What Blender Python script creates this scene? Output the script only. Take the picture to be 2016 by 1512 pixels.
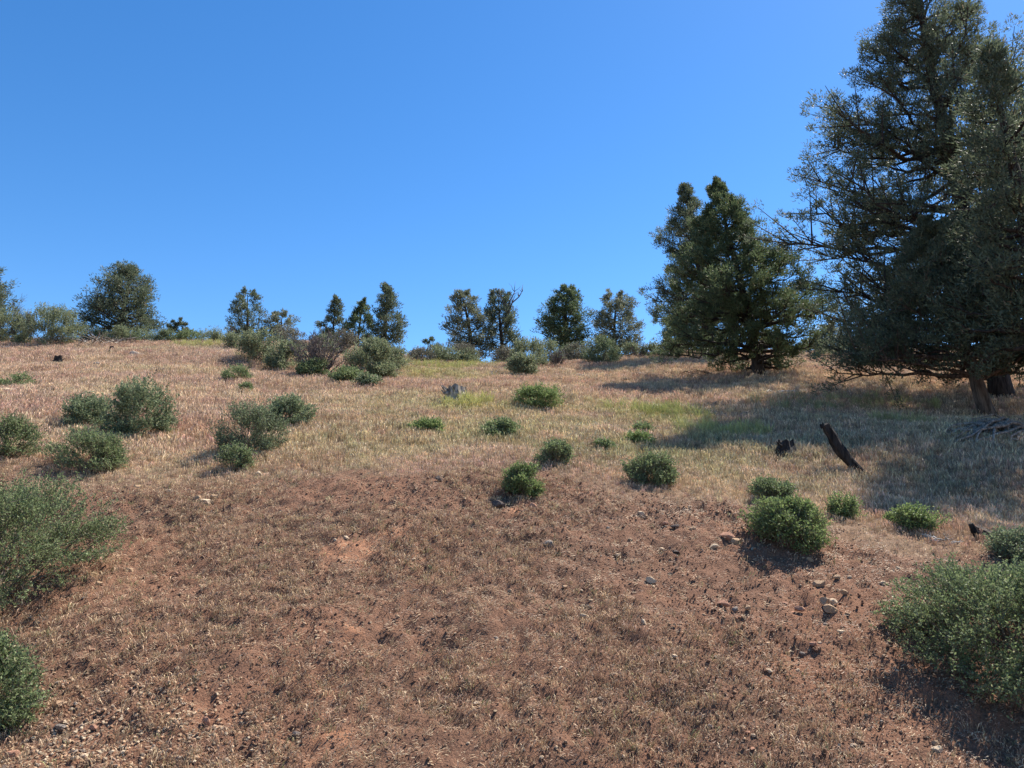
import bpy, math, random
import numpy as np
from mathutils import Vector

# ------------------------------------------------------------------ camera, sky, sun, exposure
sc = bpy.context.scene
C = sc.collection
for o in list(bpy.data.objects):
    bpy.data.objects.remove(o, do_unlink=True)

CAM_H, PITCH, F = 1.6, math.radians(10.0), 1517.0
cam = bpy.data.cameras.new('camera')
cam.sensor_width = 36.0
cam.lens = 36.0 * F / 2016.0
cam.clip_start, cam.clip_end = 0.05, 3000.0
camo = bpy.data.objects.new('camera', cam)
camo.location = (0, 0, CAM_H)
camo.rotation_euler = (math.pi / 2 + PITCH, 0, 0)
C.objects.link(camo)
sc.camera = camo

SUN_AZ, SUN_EL = math.radians(48.0), math.radians(53.0)     # azimuth measured from +Y towards +X
w = bpy.data.worlds.new('World'); sc.world = w; w.use_nodes = True
nt = w.node_tree
for n in list(nt.nodes): nt.nodes.remove(n)
wo = nt.nodes.new('ShaderNodeOutputWorld')
bg = nt.nodes.new('ShaderNodeBackground'); bg.inputs['Strength'].default_value = 0.15
hsv = nt.nodes.new('ShaderNodeHueSaturation')
hsv.inputs['Hue'].default_value = 0.502; hsv.inputs['Saturation'].default_value = 1.30; hsv.inputs['Value'].default_value = 0.60
sky = nt.nodes.new('ShaderNodeTexSky'); sky.sky_type = 'NISHITA'; sky.sun_disc = False
sky.sun_elevation = SUN_EL; sky.sun_rotation = SUN_AZ
sky.altitude = 1200; sky.air_density = 1.0; sky.dust_density = 0.35; sky.ozone_density = 2.5
nt.links.new(sky.outputs[0], hsv.inputs['Color']); nt.links.new(hsv.outputs[0], bg.inputs['Color'])
nt.links.new(bg.outputs[0], wo.inputs[0])

sl = bpy.data.lights.new('sun', 'SUN'); sl.energy = 4.7; sl.angle = math.radians(0.53); sl.color = (1.0, 0.935, 0.83)
so = bpy.data.objects.new('sun', sl); C.objects.link(so)
sdir = Vector((math.sin(SUN_AZ) * math.cos(SUN_EL), math.cos(SUN_AZ) * math.cos(SUN_EL), math.sin(SUN_EL)))
so.rotation_euler = sdir.to_track_quat('Z', 'Y').to_euler(); so.location = (40, 40, 60)

sc.view_settings.view_transform = 'Standard'; sc.view_settings.look = 'None'
sc.view_settings.gamma = 1.0; sc.view_settings.exposure = 1.20; sc.view_settings.use_curve_mapping = False

sc.cycles.max_bounces = 6; sc.cycles.diffuse_bounces = 3; sc.cycles.glossy_bounces = 1; sc.cycles.transmission_bounces = 3
rng = np.random.default_rng(11)
random.seed(5)

# ------------------------------------------------------------------ noise and terrain shape
def _h(ix, iy, seed):
    n = (ix.astype(np.int64) * 374761393 + iy.astype(np.int64) * 668265263 + seed * 974634777) & 0xFFFFFFFF
    n = ((n ^ (n >> 13)) * 1274126177) & 0xFFFFFFFF
    n = (n ^ (n >> 16)) & 0xFFFFFFFF
    return n / 4294967295.0
def noise(x, y, s=0):
    x = np.asarray(x, float); y = np.asarray(y, float)
    ix = np.floor(x); iy = np.floor(y); fx = x - ix; fy = y - iy
    ux = fx * fx * fx * (fx * (fx * 6 - 15) + 10); uy = fy * fy * fy * (fy * (fy * 6 - 15) + 10)
    a = _h(ix, iy, s); b = _h(ix + 1, iy, s); c = _h(ix, iy + 1, s); d = _h(ix + 1, iy + 1, s)
    return ((a + (b - a) * ux) * (1 - uy) + (c + (d - c) * ux) * uy) * 2 - 1
def fbm(x, y, oct=3, s=0):
    v = 0; a = 1.0
    for k in range(oct):
        v = v + a * noise(x * 2 ** k + 17.3 * k, y * 2 ** k - 9.1 * k, s + k); a *= 0.5
    return v
def smin(a, b, k):
    return -k * np.logaddexp(-a / k, -b / k)
def smax(a, b, k):
    return k * np.logaddexp(a / k, b / k)
def sstep(x, a, b):
    t = np.clip((x - a) / (b - a), 0, 1); return t * t * (3 - 2 * t)

def ylip(x):
    return np.interp(x, [-12, -6, -3, 0, 1.5, 3, 4.2, 6, 12], [9.3, 9.1, 9.0, 8.75, 8.5, 7.9, 7.3, 6.9, 6.6])
def ground(x, y):
    x = np.asarray(x, float); y = np.asarray(y, float)
    yl = ylip(x)
    bank = 0.48 * y - 2.2
    zl = 0.48 * yl - 2.2
    zr = np.interp(x, [-60, -26, -18, -10, -4, -1, 4, 8, 15, 26, 60], [10.2, 10.5, 10.55, 10.35, 9.6, 9.28, 9.6, 9.95, 10.0, 10.0, 10.0])
    s = (zr - zl) / (38.0 - yl)
    up = zl + s * (y - yl)
    crest = zr + 0.05 - 0.16 * (y - 38.5)
    up = smin(up, crest, 0.16)
    up = np.where(y > 70, np.maximum(up, zr - 4.5), up)
    z = smin(bank, up, 0.045)
    z = smax(z, 0.0 * z, 0.05)
    amp = sstep(y, 4.5, 9.0)
    z = z + amp * 0.16 * fbm(x * 0.22, y * 0.22, 2, 3) * sstep(44 - y, 0, 12) + amp * 0.045 * fbm(x * 0.8, y * 0.8, 2, 8)
    z = z + 0.05 * fbm(x * 1.3 + 3, y * 1.3, 2, 21) * sstep(y, 3.6, 5) * (1 - sstep(y - yl, -0.2, 1.2))
    return z
def soilness(x, y):            # 1 on the bare bank, 0 in the grassland above the lip
    d = y - ylip(x) + 0.55 * fbm(np.asarray(x) * 0.9, np.asarray(y) * 0.9, 3, 31)
    return 1 - sstep(d, -0.10, 0.42)
def micro(x, y):
    so_ = soilness(x, y)
    c1 = np.abs(fbm(x * 5.0, y * 5.0, 3, 41)); c2 = fbm(x * 13.0, y * 13.0, 2, 55)
    near = 1 - sstep(y, 14, 24)
    return near * ((0.012 + 0.040 * so_) * (0.6 - c1) + (0.004 + 0.015 * so_) * c2)
def gz(x, y):
    return float(ground(x, y) + micro(x, y))

cp, sp = math.cos(PITCH), math.sin(PITCH)
def ray(px, py):
    a = (px - 1008) / F; b = (756 - py) / F
    d = np.array([a, cp - b * sp, sp + b * cp])
    return d / d[1]                     # parametrised by ground distance Y
_T = np.concatenate([np.arange(3.0, 14, 0.01), np.arange(14, 60, 0.03)])
def at(px, py):                         # the point of the hillside seen at a photograph pixel
    d = ray(px, py)
    g = ground(d[0] * _T, _T); r = CAM_H + d[2] * _T
    k = np.nonzero(g >= r)[0]
    t = _T[k[0]] if len(k) else 40.0
    return np.array([d[0] * t, t, float(ground(d[0] * t, t))])
def atY(px, Y):
    x = (px - 1008) / F * (Y * cp + 0)   # refined below by the height of the ground there
    for _ in range(3):
        z = float(ground(x, Y)); dep = Y * cp + (z - CAM_H) * sp
        x = (px - 1008) / F * dep
    return np.array([x, Y, float(ground(x, Y))])
def depth(p): return p[1] * cp + (p[2] - CAM_H) * sp
def zpix(py, Y): return CAM_H + ray(1008, py)[2] * Y     # height of the pixel row at distance Y

# ------------------------------------------------------------------ materials
def mat(name): 
    m = bpy.data.materials.new(name); m.use_nodes = True
    for n in list(m.node_tree.nodes): m.node_tree.nodes.remove(n)
    return m, m.node_tree
def foliage_mat(name, dark, light, dead, transl=0.30, deadfrac=0.06, rough=0.55):
    m, t = mat(name); N = t.nodes.new; L = t.links.new
    out = N('ShaderNodeOutputMaterial')
    at_ = N('ShaderNodeAttribute'); at_.attribute_name = 'tint'
    cr = N('ShaderNodeValToRGB')
    e = cr.color_ramp.elements
    e[0].position = 0.0; e[0].color = (*dark, 1); e[1].position = 1.0 - deadfrac - 0.02; e[1].color = (*light, 1)
    x = e.new(1.0 - deadfrac); x.color = (*dead, 1)
    L(at_.outputs['Fac'], cr.inputs[0])
    d = N('ShaderNodeBsdfPrincipled'); d.inputs['Roughness'].default_value = rough
    d.inputs['Specular IOR Level'].default_value = 0.14
    L(cr.outputs[0], d.inputs['Base Color'])
    tr = N('ShaderNodeBsdfTranslucent'); L(cr.outputs[0], tr.inputs['Color'])
    mx = N('ShaderNodeMixShader'); mx.inputs[0].default_value = transl
    L(d.outputs[0], mx.inputs[1]); L(tr.outputs[0], mx.inputs[2]); L(mx.outputs[0], out.inputs[0])
    return m
def grass_mat(name):
    m, t = mat(name); N = t.nodes.new; L = t.links.new
    out = N('ShaderNodeOutputMaterial')
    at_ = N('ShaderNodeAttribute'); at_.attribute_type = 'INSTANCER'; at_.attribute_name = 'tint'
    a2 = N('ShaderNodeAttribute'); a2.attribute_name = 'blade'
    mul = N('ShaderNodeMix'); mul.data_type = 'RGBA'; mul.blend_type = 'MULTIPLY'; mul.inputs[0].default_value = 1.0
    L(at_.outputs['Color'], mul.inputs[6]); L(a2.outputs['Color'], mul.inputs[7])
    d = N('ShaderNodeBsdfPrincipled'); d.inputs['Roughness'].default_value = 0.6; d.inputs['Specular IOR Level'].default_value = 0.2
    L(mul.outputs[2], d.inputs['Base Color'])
    tr = N('ShaderNodeBsdfTranslucent'); L(mul.outputs[2], tr.inputs['Color'])
    mx = N('ShaderNodeMixShader'); mx.inputs[0].default_value = 0.22
    L(d.outputs[0], mx.inputs[1]); L(tr.outputs[0], mx.inputs[2]); L(mx.outputs[0], out.inputs[0])
    return m
def rocky_mat(name, c1, c2, c3, scale=14, inst=False, bump=0.5):
    m, t = mat(name); N = t.nodes.new; L = t.links.new
    out = N('ShaderNodeOutputMaterial'); d = N('ShaderNodeBsdfPrincipled')
    d.inputs['Roughness'].default_value = 0.9; d.inputs['Specular IOR Level'].default_value = 0.15
    tc = N('ShaderNodeTexCoord'); nz = N('ShaderNodeTexNoise'); nz.inputs['Scale'].default_value = scale; nz.inputs['Detail'].default_value = 6
    L(tc.outputs['Object'], nz.inputs['Vector'])
    cr = N('ShaderNodeValToRGB'); e = cr.color_ramp.elements
    e[0].position = 0.30; e[0].color = (*c1, 1); e[1].position = 0.70; e[1].color = (*c3, 1)
    x = e.new(0.5); x.color = (*c2, 1)
    L(nz.outputs['Fac'], cr.inputs[0])
    if inst:
        a = N('ShaderNodeAttribute'); a.attribute_type = 'INSTANCER'; a.attribute_name = 'tint'
        mul = N('ShaderNodeMix'); mul.data_type = 'RGBA'; mul.blend_type = 'MULTIPLY'; mul.inputs[0].default_value = 1.0
        L(cr.outputs[0], mul.inputs[6]); L(a.outputs['Color'], mul.inputs[7]); L(mul.outputs[2], d.inputs['Base Color'])
    else:
        L(cr.outputs[0], d.inputs['Base Color'])
    n2 = N('ShaderNodeTexNoise'); n2.inputs['Scale'].default_value = scale * 4; n2.inputs['Detail'].default_value = 5
    L(tc.outputs['Object'], n2.inputs['Vector'])
    b = N('ShaderNodeBump'); b.inputs['Strength'].default_value = bump; b.inputs['Distance'].default_value = 0.02
    L(n2.outputs['Fac'], b.inputs['Height']); L(b.outputs[0], d.inputs['Normal'])
    L(d.outputs[0], out.inputs[0])
    return m
def bark_mat(name, c1, c2, stretch=6):
    m, t = mat(name); N = t.nodes.new; L = t.links.new
    out = N('ShaderNodeOutputMaterial'); d = N('ShaderNodeBsdfPrincipled')
    d.inputs['Roughness'].default_value = 0.9; d.inputs['Specular IOR Level'].default_value = 0.15
    tc = N('ShaderNodeTexCoord'); mp = N('ShaderNodeMapping'); mp.inputs['Scale'].default_value = (22, 22, 22 / stretch)
    L(tc.outputs['Object'], mp.inputs['Vector'])
    nz = N('ShaderNodeTexNoise'); nz.inputs['Scale'].default_value = 1.0; nz.inputs['Detail'].default_value = 6; nz.inputs['Distortion'].default_value = 0.4
    L(mp.outputs[0], nz.inputs['Vector'])
    cr = N('ShaderNodeValToRGB'); e = cr.color_ramp.elements
    e[0].position = 0.32; e[0].color = (*c1, 1); e[1].position = 0.68; e[1].color = (*c2, 1)
    L(nz.outputs['Fac'], cr.inputs[0]); L(cr.outputs[0], d.inputs['Base Color'])
    b = N('ShaderNodeBump'); b.inputs['Strength'].default_value = 0.8; b.inputs['Distance'].default_value = 0.03
    L(nz.outputs['Fac'], b.inputs['Height']); L(b.outputs[0], d.inputs['Normal']); L(d.outputs[0], out.inputs[0])
    return m

M = {}
M['juniper'] = foliage_mat('juniper_foliage', (0.060, 0.080, 0.050), (0.20, 0.235, 0.145), (0.24, 0.20, 0.13), 0.34, 0.05)
M['juniper_green'] = foliage_mat('juniper_green_foliage', (0.060, 0.088, 0.044), (0.19, 0.24, 0.115), (0.22, 0.20, 0.11), 0.34, 0.03)
M['juniper_grey'] = foliage_mat('juniper_grey_foliage', (0.100, 0.115, 0.075), (0.25, 0.265, 0.17), (0.29, 0.26, 0.18), 0.32, 0.12)
M['bitter'] = foliage_mat('bitterbrush_foliage', (0.085, 0.120, 0.052), (0.275, 0.340, 0.160), (0.40, 0.40, 0.22), 0.36, 0.06)
M['bitter_fresh'] = foliage_mat('fresh_brush_foliage', (0.085, 0.130, 0.045), (0.28, 0.36, 0.135), (0.40, 0.41, 0.19), 0.38, 0.05)
M['bitter_cool'] = foliage_mat('cool_brush_foliage', (0.095, 0.128, 0.068), (0.275, 0.33, 0.185), (0.37, 0.37, 0.23), 0.34, 0.05)
M['sage'] = foliage_mat('sagebrush_foliage', (0.120, 0.148, 0.082), (0.30, 0.34, 0.195), (0.36, 0.31, 0.20), 0.36, 0.08)
M['grey_brush'] = foliage_mat('grey_brush_foliage', (0.11, 0.105, 0.08), (0.25, 0.24, 0.18), (0.30, 0.24, 0.17), 0.2, 0.2)
M['bark'] = bark_mat('juniper_bark', (0.045, 0.032, 0.025), (0.19, 0.145, 0.115))
M['bark_dark'] = bark_mat('dark_bark', (0.022, 0.018, 0.016), (0.085, 0.066, 0.055))
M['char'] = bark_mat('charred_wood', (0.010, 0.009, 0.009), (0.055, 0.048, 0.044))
M['grey_wood'] = bark_mat('weathered_grey_wood', (0.060, 0.050, 0.042), (0.46, 0.40, 0.34))
M['pale_wood'] = bark_mat('bleached_wood', (0.30, 0.28, 0.25), (0.66, 0.63, 0.58))
M['root'] = bark_mat('root_wood', (0.09, 0.065, 0.05), (0.44, 0.35, 0.28))
M['dead_twig'] = bark_mat('dead_twig', (0.075, 0.062, 0.058), (0.24, 0.205, 0.19))
M['twig'] = bark_mat('shrub_stem', (0.07, 0.055, 0.042), (0.24, 0.20, 0.16))
M['grass'] = grass_mat('dry_grass')
M['clod'] = rocky_mat('soil_clod', (0.75, 0.72, 0.7), (1, 1, 1), (1.15, 1.15, 1.15), 30, True)
M['rock_tan'] = rocky_mat('tan_rock', (0.26, 0.165, 0.10), (0.42, 0.28, 0.175), (0.53, 0.38, 0.25), 12)
M['rock_pale'] = rocky_mat('pale_rock', (0.44, 0.31, 0.20), (0.58, 0.44, 0.30), (0.68, 0.54, 0.39), 12)
M['rock_red'] = rocky_mat('red_rock', (0.26, 0.125, 0.08), (0.42, 0.22, 0.145), (0.52, 0.31, 0.21), 12)
M['rock_grey'] = rocky_mat('grey_rock', (0.13, 0.105, 0.085), (0.26, 0.21, 0.175), (0.42, 0.36, 0.30), 12)
M['rock_dark'] = rocky_mat('dark_rock', (0.045, 0.035, 0.032), (0.10, 0.08, 0.07), (0.20, 0.16, 0.14), 12)

def soil_material():
    m, t = mat('hillside_soil'); N = t.nodes.new; L = t.links.new
    out = N('ShaderNodeOutputMaterial'); d = N('ShaderNodeBsdfPrincipled')
    d.inputs['Roughness'].default_value = 0.95; d.inputs['Specular IOR Level'].default_value = 0.1
    tc = N('ShaderNodeTexCoord')
    def nz(scale, det=6, rough=0.6, dist=0):
        n = N('ShaderNodeTexNoise'); n.inputs['Scale'].default_value = scale; n.inputs['Detail'].default_value = det
        n.inputs['Roughness'].default_value = rough; n.inputs['Distortion'].default_value = dist
        L(tc.outputs['Object'], n.inputs['Vector']); return n
    def ramp(src, stops):
        c = N('ShaderNodeValToRGB'); e = c.color_ramp.elements
        e[0].position, e[0].color = stops[0][0], (*stops[0][1], 1); e[1].position, e[1].color = stops[-1][0], (*stops[-1][1], 1)
        for p, col in stops[1:-1]:
            x = e.new(p); x.color = (*col, 1)
        L(src, c.inputs[0]); return c
    def mix(f, a, b, blend='MIX'):
        x = N('ShaderNodeMix'); x.data_type = 'RGBA'; x.blend_type = blend
        if isinstance(f, float): x.inputs[0].default_value = f
        else: L(f, x.inputs[0])
        L(a, x.inputs[6]); L(b, x.inputs[7]); return x.outputs[2]
    big = ramp(nz(0.55, 5, 0.6, 0.3).outputs['Fac'], [(0.30, (0.165, 0.094, 0.063)), (0.5, (0.205, 0.113, 0.074)), (0.72, (0.262, 0.134, 0.083))])
    fine = ramp(nz(38, 8, 0.7).outputs['Fac'], [(0.28, (0.55, 0.50, 0.48)), (0.5, (0.95, 0.95, 0.95)), (0.75, (1.35, 1.32, 1.28))])
    soil = mix(1.0, big.outputs[0], fine.outputs[0], 'MULTIPLY')
    lit1 = ramp(nz(0.8, 4).outputs['Fac'], [(0.3, (0.22, 0.145, 0.10)), (0.7, (0.30, 0.205, 0.135))])
    fine2 = ramp(nz(25, 8, 0.75).outputs['Fac'], [(0.3, (0.5, 0.48, 0.46)), (0.7, (1.25, 1.22, 1.2))])
    litter = mix(1.0, lit1.outputs[0], fine2.outputs[0], 'MULTIPLY')
    a = N('ShaderNodeAttribute'); a.attribute_name = 'soil'
    base = mix(a.outputs['Fac'], litter, soil)
    ar = N('ShaderNodeAttribute'); ar.attribute_name = 'redpatch'
    red = N('ShaderNodeRGB'); red.outputs[0].default_value = (0.40, 0.20, 0.115, 1)
    base = mix(ar.outputs['Fac'], base, red.outputs[0])
    L(base, d.inputs['Base Color'])
    v = N('ShaderNodeTexVoronoi'); v.inputs['Scale'].default_value = 70; v.inputs['Randomness'].default_value = 1.0; L(tc.outputs['Object'], v.inputs['Vector'])
    h = N('ShaderNodeMath'); h.operation = 'ADD'
    n9 = nz(60, 8, 0.7); vm = N('ShaderNodeMath'); vm.operation = 'MULTIPLY'; vm.inputs[1].default_value = 0.25; L(v.outputs['Distance'], vm.inputs[0]); L(n9.outputs['Fac'], h.inputs[0]); L(vm.outputs[0], h.inputs[1])
    b = N('ShaderNodeBump'); b.inputs['Strength'].default_value = 0.9; b.inputs['Distance'].default_value = 0.025
    L(h.outputs[0], b.inputs['Height']); L(b.outputs[0], d.inputs['Normal']); L(d.outputs[0], out.inputs[0])
    return m
M['soil'] = soil_material()

# ------------------------------------------------------------------ mesh helpers
def mesh_np(name, V, faces, k, material, tint=None, smooth=False, extra=None):
    V = np.ascontiguousarray(V, dtype=np.float32); faces = np.ascontiguousarray(faces, dtype=np.int32).reshape(-1, k)
    me = bpy.data.meshes.new(name)
    me.vertices.add(len(V)); me.vertices.foreach_set('co', V.ravel())
    me.loops.add(faces.size); me.loops.foreach_set('vertex_index', faces.ravel())
    me.polygons.add(len(faces)); me.polygons.foreach_set('loop_start', np.arange(0, faces.size, k, dtype=np.int32))
    if smooth: me.polygons.foreach_set('use_smooth', np.ones(len(faces), bool))
    else: me.polygons.foreach_set('use_smooth', np.zeros(len(faces), bool))
    me.update(calc_edges=True)
    if tint is not None:
        a = me.attributes.new('tint', 'FLOAT', 'POINT'); a.data.foreach_set('value', np.ascontiguousarray(tint, dtype=np.float32))
    for nm, arr in (extra or {}).items():
        a = me.attributes.new(nm, 'FLOAT', 'POINT'); a.data.foreach_set('value', np.ascontiguousarray(arr, dtype=np.float32))
    if material: me.materials.append(material)
    return me
def link(name, me, parent=None, loc=None):
    o = bpy.data.objects.new(name, me); C.objects.link(o)
    if parent: o.parent = parent
    if loc is not None: o.location = loc
    return o
def tag(o, label, cat, group=None, kind=None):
    o['label'] = label
    if cat: o['category'] = cat
    if group: o['group'] = group
    if kind: o['kind'] = kind
    return o
def thing(name, loc, label, cat, group=None):
    o = bpy.data.objects.new(name, None); C.objects.link(o); o.location = tuple(loc); o.empty_display_size = 0.2
    return tag(o, label, cat, group)
def unit(v):
    return v / np.maximum(np.linalg.norm(v, axis=-1, keepdims=True), 1e-9)
def leaves(P, D, L, W, quad=True, r=rng):
    """flat leaflets: P base, D unit direction"""
    n = len(P); R = unit(np.cross(D, unit(r.normal(size=(n, 3)))))
    L = np.broadcast_to(L, (n,))[:, None]; W = np.broadcast_to(W, (n,))[:, None]
    if quad:
        V = np.stack([P, P + D * L * .5 + R * W * .5, P + D * L, P + D * L * .5 - R * W * .5], 1)
        Fc = np.arange(n * 4).reshape(n, 4); return V.reshape(-1, 3), Fc, 4
    V = np.stack([P - R * W * .5, P + R * W * .5, P + D * L], 1)
    return V.reshape(-1, 3), np.arange(n * 3).reshape(n, 3), 3
def segs(P0, P1, r0, r1, sides=3):
    """open tapered prisms for many straight twig pieces"""
    n = len(P0); D = unit(P1 - P0)
    h = np.where(np.abs(D[:, 2:3]) > 0.9, np.array([[1., 0, 0]]), np.array([[0, 0, 1.]]))
    A = unit(np.cross(D, h)); B = np.cross(D, A)
    r0 = np.broadcast_to(r0, (n,))[:, None]; r1 = np.broadcast_to(r1, (n,))[:, None]
    V = np.zeros((n, 2 * sides, 3)); Fc = []
    for k in range(sides):
        a = 2 * math.pi * k / sides; o = A * math.cos(a) + B * math.sin(a)
        V[:, k] = P0 + o * r0; V[:, sides + k] = P1 + o * r1
        Fc.append([k, (k + 1) % sides, sides + (k + 1) % sides, sides + k])
    Fc = (np.arange(n)[:, None, None] * 2 * sides + np.array(Fc)[None]).reshape(-1, 4)
    return V.reshape(-1, 3), Fc
def tube(pts, radii, sides=8, rough=0.0, cap=True, r=rng, flute=None):
    """one continuous tapered tube along a path"""
    pts = np.asarray(pts, float); n = len(pts)
    T = unit(np.gradient(pts, axis=0))
    A = np.zeros_like(pts); a = np.cross(T[0], [0.13, 1, 0.21]); a /= np.linalg.norm(a)
    for i in range(n):
        a = a - T[i] * a.dot(T[i]); a /= np.linalg.norm(a) + 1e-9; A[i] = a
    B = np.cross(T, A)
    ang = np.arange(sides) * 2 * math.pi / sides
    rad = np.asarray(radii, float)[:, None] * (1 + rough * r.uniform(-1, 1, (n, sides)))
    if flute is not None: rad = rad * (1 + flute * np.cos(ang * 5 + 0.7))[None]
    V = pts[:, None] + rad[..., None] * (A[:, None] * np.cos(ang)[None, :, None] + B[:, None] * np.sin(ang)[None, :, None])
    V = V.reshape(-1, 3)
    i = np.arange(n - 1)[:, None] * sides; k = np.arange(sides)[None]
    Fc = np.stack([i + k, i + (k + 1) % sides, i + sides + (k + 1) % sides, i + sides + k], -1).reshape(-1, 4)
    if cap:
        V = np.vstack([V, pts[0] - T[0] * radii[0] * .2, pts[-1] + T[-1] * radii[-1] * .35]); b, tp = len(V) - 2, len(V) - 1
        kk = np.arange(sides); e = (n - 1) * sides
        c1 = np.stack([(kk + 1) % sides, kk, np.full(sides, b), np.full(sides, b)], -1)
        c2 = np.stack([e + kk, e + (kk + 1) % sides, np.full(sides, tp), np.full(sides, tp)], -1)
        return V, Fc, np.vstack([c1, c2])[:, :3]
    return V, Fc, np.zeros((0, 3), int)
def mixmesh(name, parts, material, smooth=False):
    """parts: list of (V, quads, tris)"""
    Vs, Q, T = [], [], []; off = 0
    for V, q, t in parts:
        Vs.append(V); Q.append(np.asarray(q, int).reshape(-1, 4) + off); T.append(np.asarray(t, int).reshape(-1, 3) + off); off += len(V)
    V = np.vstack(Vs); Q = np.vstack(Q); T = np.vstack(T)
    me = bpy.data.meshes.new(name)
    me.vertices.add(len(V)); me.vertices.foreach_set('co', V.astype(np.float32).ravel())
    li = np.concatenate([Q.ravel(), T.ravel()]).astype(np.int32)
    me.loops.add(len(li)); me.loops.foreach_set('vertex_index', li)
    ls = np.concatenate([np.arange(len(Q)) * 4, len(Q) * 4 + np.arange(len(T)) * 3]).astype(np.int32)
    me.polygons.add(len(ls)); me.polygons.foreach_set('loop_start', ls)
    me.polygons.foreach_set('use_smooth', np.full(len(ls), smooth)); me.update(calc_edges=True)
    me.materials.append(material); return me
def bend(p0, p1, n, sag=0.0, wob=0.0, r=rng):
    p0 = np.asarray(p0, float); p1 = np.asarray(p1, float); t = np.linspace(0, 1, n)[:, None]
    L = np.linalg.norm(p1 - p0); P = p0 + (p1 - p0) * t
    P[:, 2] += sag * L * (t[:, 0] * t[:, 0] - t[:, 0])
    if wob:
        wv = r.normal(size=(n, 3)) * wob * L; wv[0] = 0; wv[-1] = 0; P = P + wv
    return P

# ------------------------------------------------------------------ the hillside
RED = [at(690, 1085), at(780, 1050), at(1010, 1010), at(690, 1255), at(640, 1480)]
def build_hillside():
    def axis(fine, step, far, g):
        a = list(np.arange(fine[0], fine[1], step)); s = step
        while a[-1] < far[1]: s *= g; a.append(a[-1] + s)
        s = step; b = [a[0]]
        while b[-1] > far[0]: s *= g; b.append(b[-1] - s)
        return np.array(b[:0:-1] + a)
    X = axis((-7.0, 7.0), 0.038, (-420, 420), 1.075); Y = axis((4.0, 10.2), 0.034, (-300, 520), 1.048)
    gx, gy = np.meshgrid(X, Y); z = ground(gx, gy) + micro(gx, gy)
    V = np.stack([gx, gy, z], -1).reshape(-1, 3)
    nx, ny = len(X), len(Y); i = np.arange(ny - 1)[:, None] * nx + np.arange(nx - 1)[None]
    Fc = np.stack([i, i + 1, i + nx + 1, i + nx], -1).reshape(-1, 4)
    soil = soilness(gx, gy).ravel()
    red = np.zeros_like(soil)
    for k, p in enumerate(RED):
        rr = [0.30, 0.16, 0.12, 0.10, 0.14][k]
        d = np.hypot((gx - p[0]), (gy - p[1])).ravel() / rr + 0.5 * fbm(gx * 9, gy * 9, 2, 77).ravel()
        red = np.maximum(red, 0.75 * (1 - sstep(d, 0.3, 1.15)))
    me = mesh_np('hillside_ground', V, Fc, 4, M['soil'], None, True, {'soil': soil, 'redpatch': red})
    o = link('hillside_ground', me); o['kind'] = 'structure'; o['label'] = 'red-brown soil hillside rising from a bare bank to a grassy crest'
    return len(Fc)
build_hillside()

# ------------------------------------------------------------------ scatter helper (ground cover only)
def scatter(name, protos, P, rot, scl, var, tint, label, cat):
    n = len(P)
    me = bpy.data.meshes.new(name); me.vertices.add(n); me.vertices.foreach_set('co', P.astype(np.float32).ravel())
    a = me.attributes.new('rot', 'FLOAT_VECTOR', 'POINT'); a.data.foreach_set('vector', rot.astype(np.float32).ravel())
    a = me.attributes.new('scl', 'FLOAT', 'POINT'); a.data.foreach_set('value', scl.astype(np.float32))
    a = me.attributes.new('vart', 'INT', 'POINT'); a.data.foreach_set('value', var.astype(np.int32))
    a = me.attributes.new('tint', 'FLOAT_COLOR', 'POINT')
    a.data.foreach_set('color', np.hstack([tint, np.ones((n, 1))]).astype(np.float32).ravel())
    o = link(name, me); tag(o, label, cat, None, 'stuff')
    g = bpy.data.node_groups.new(name + '_scatter', 'GeometryNodeTree')
    g.interface.new_socket('Geometry', in_out='INPUT', socket_type='NodeSocketGeometry')
    g.interface.new_socket('Geometry', in_out='OUTPUT', socket_type='NodeSocketGeometry')
    N = g.nodes.new; L = g.links.new
    gi, go, jn = N('NodeGroupInput'), N('NodeGroupOutput'), N('GeometryNodeJoinGeometry')
    def attr(nm, ty, sock):
        x = N('GeometryNodeInputNamedAttribute'); x.data_type = ty; x.inputs['Name'].default_value = nm
        return x.outputs['Attribute']
    ar, as_, av = attr('rot', 'FLOAT_VECTOR', 0), attr('scl', 'FLOAT', 0), attr('vart', 'INT', 0)
    e2r = N('FunctionNodeEulerToRotation'); L(ar, e2r.inputs[0])
    for k, pm in enumerate(protos):
        po = bpy.data.objects.new(name + '_piece', pm)       # carries the mesh for the node tree, not part of the scene
        oi = N('GeometryNodeObjectInfo'); oi.inputs['Object'].default_value = po; oi.inputs['As Instance'].default_value = False
        cmp_ = N('FunctionNodeCompare'); cmp_.data_type = 'INT'; cmp_.operation = 'EQUAL'
        L(av, cmp_.inputs[2]); cmp_.inputs[3].default_value = k
        ip = N('GeometryNodeInstanceOnPoints')
        L(gi.outputs[0], ip.inputs['Points']); L(cmp_.outputs[0], ip.inputs['Selection']); L(oi.outputs['Geometry'], ip.inputs['Instance'])
        L(e2r.outputs[0], ip.inputs['Rotation']); L(as_, ip.inputs['Scale']); L(ip.outputs[0], jn.inputs[0])
    L(jn.outputs[0], go.inputs[0])
    md = o.modifiers.new('scatter', 'NODES'); md.node_group = g
    return o
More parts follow.
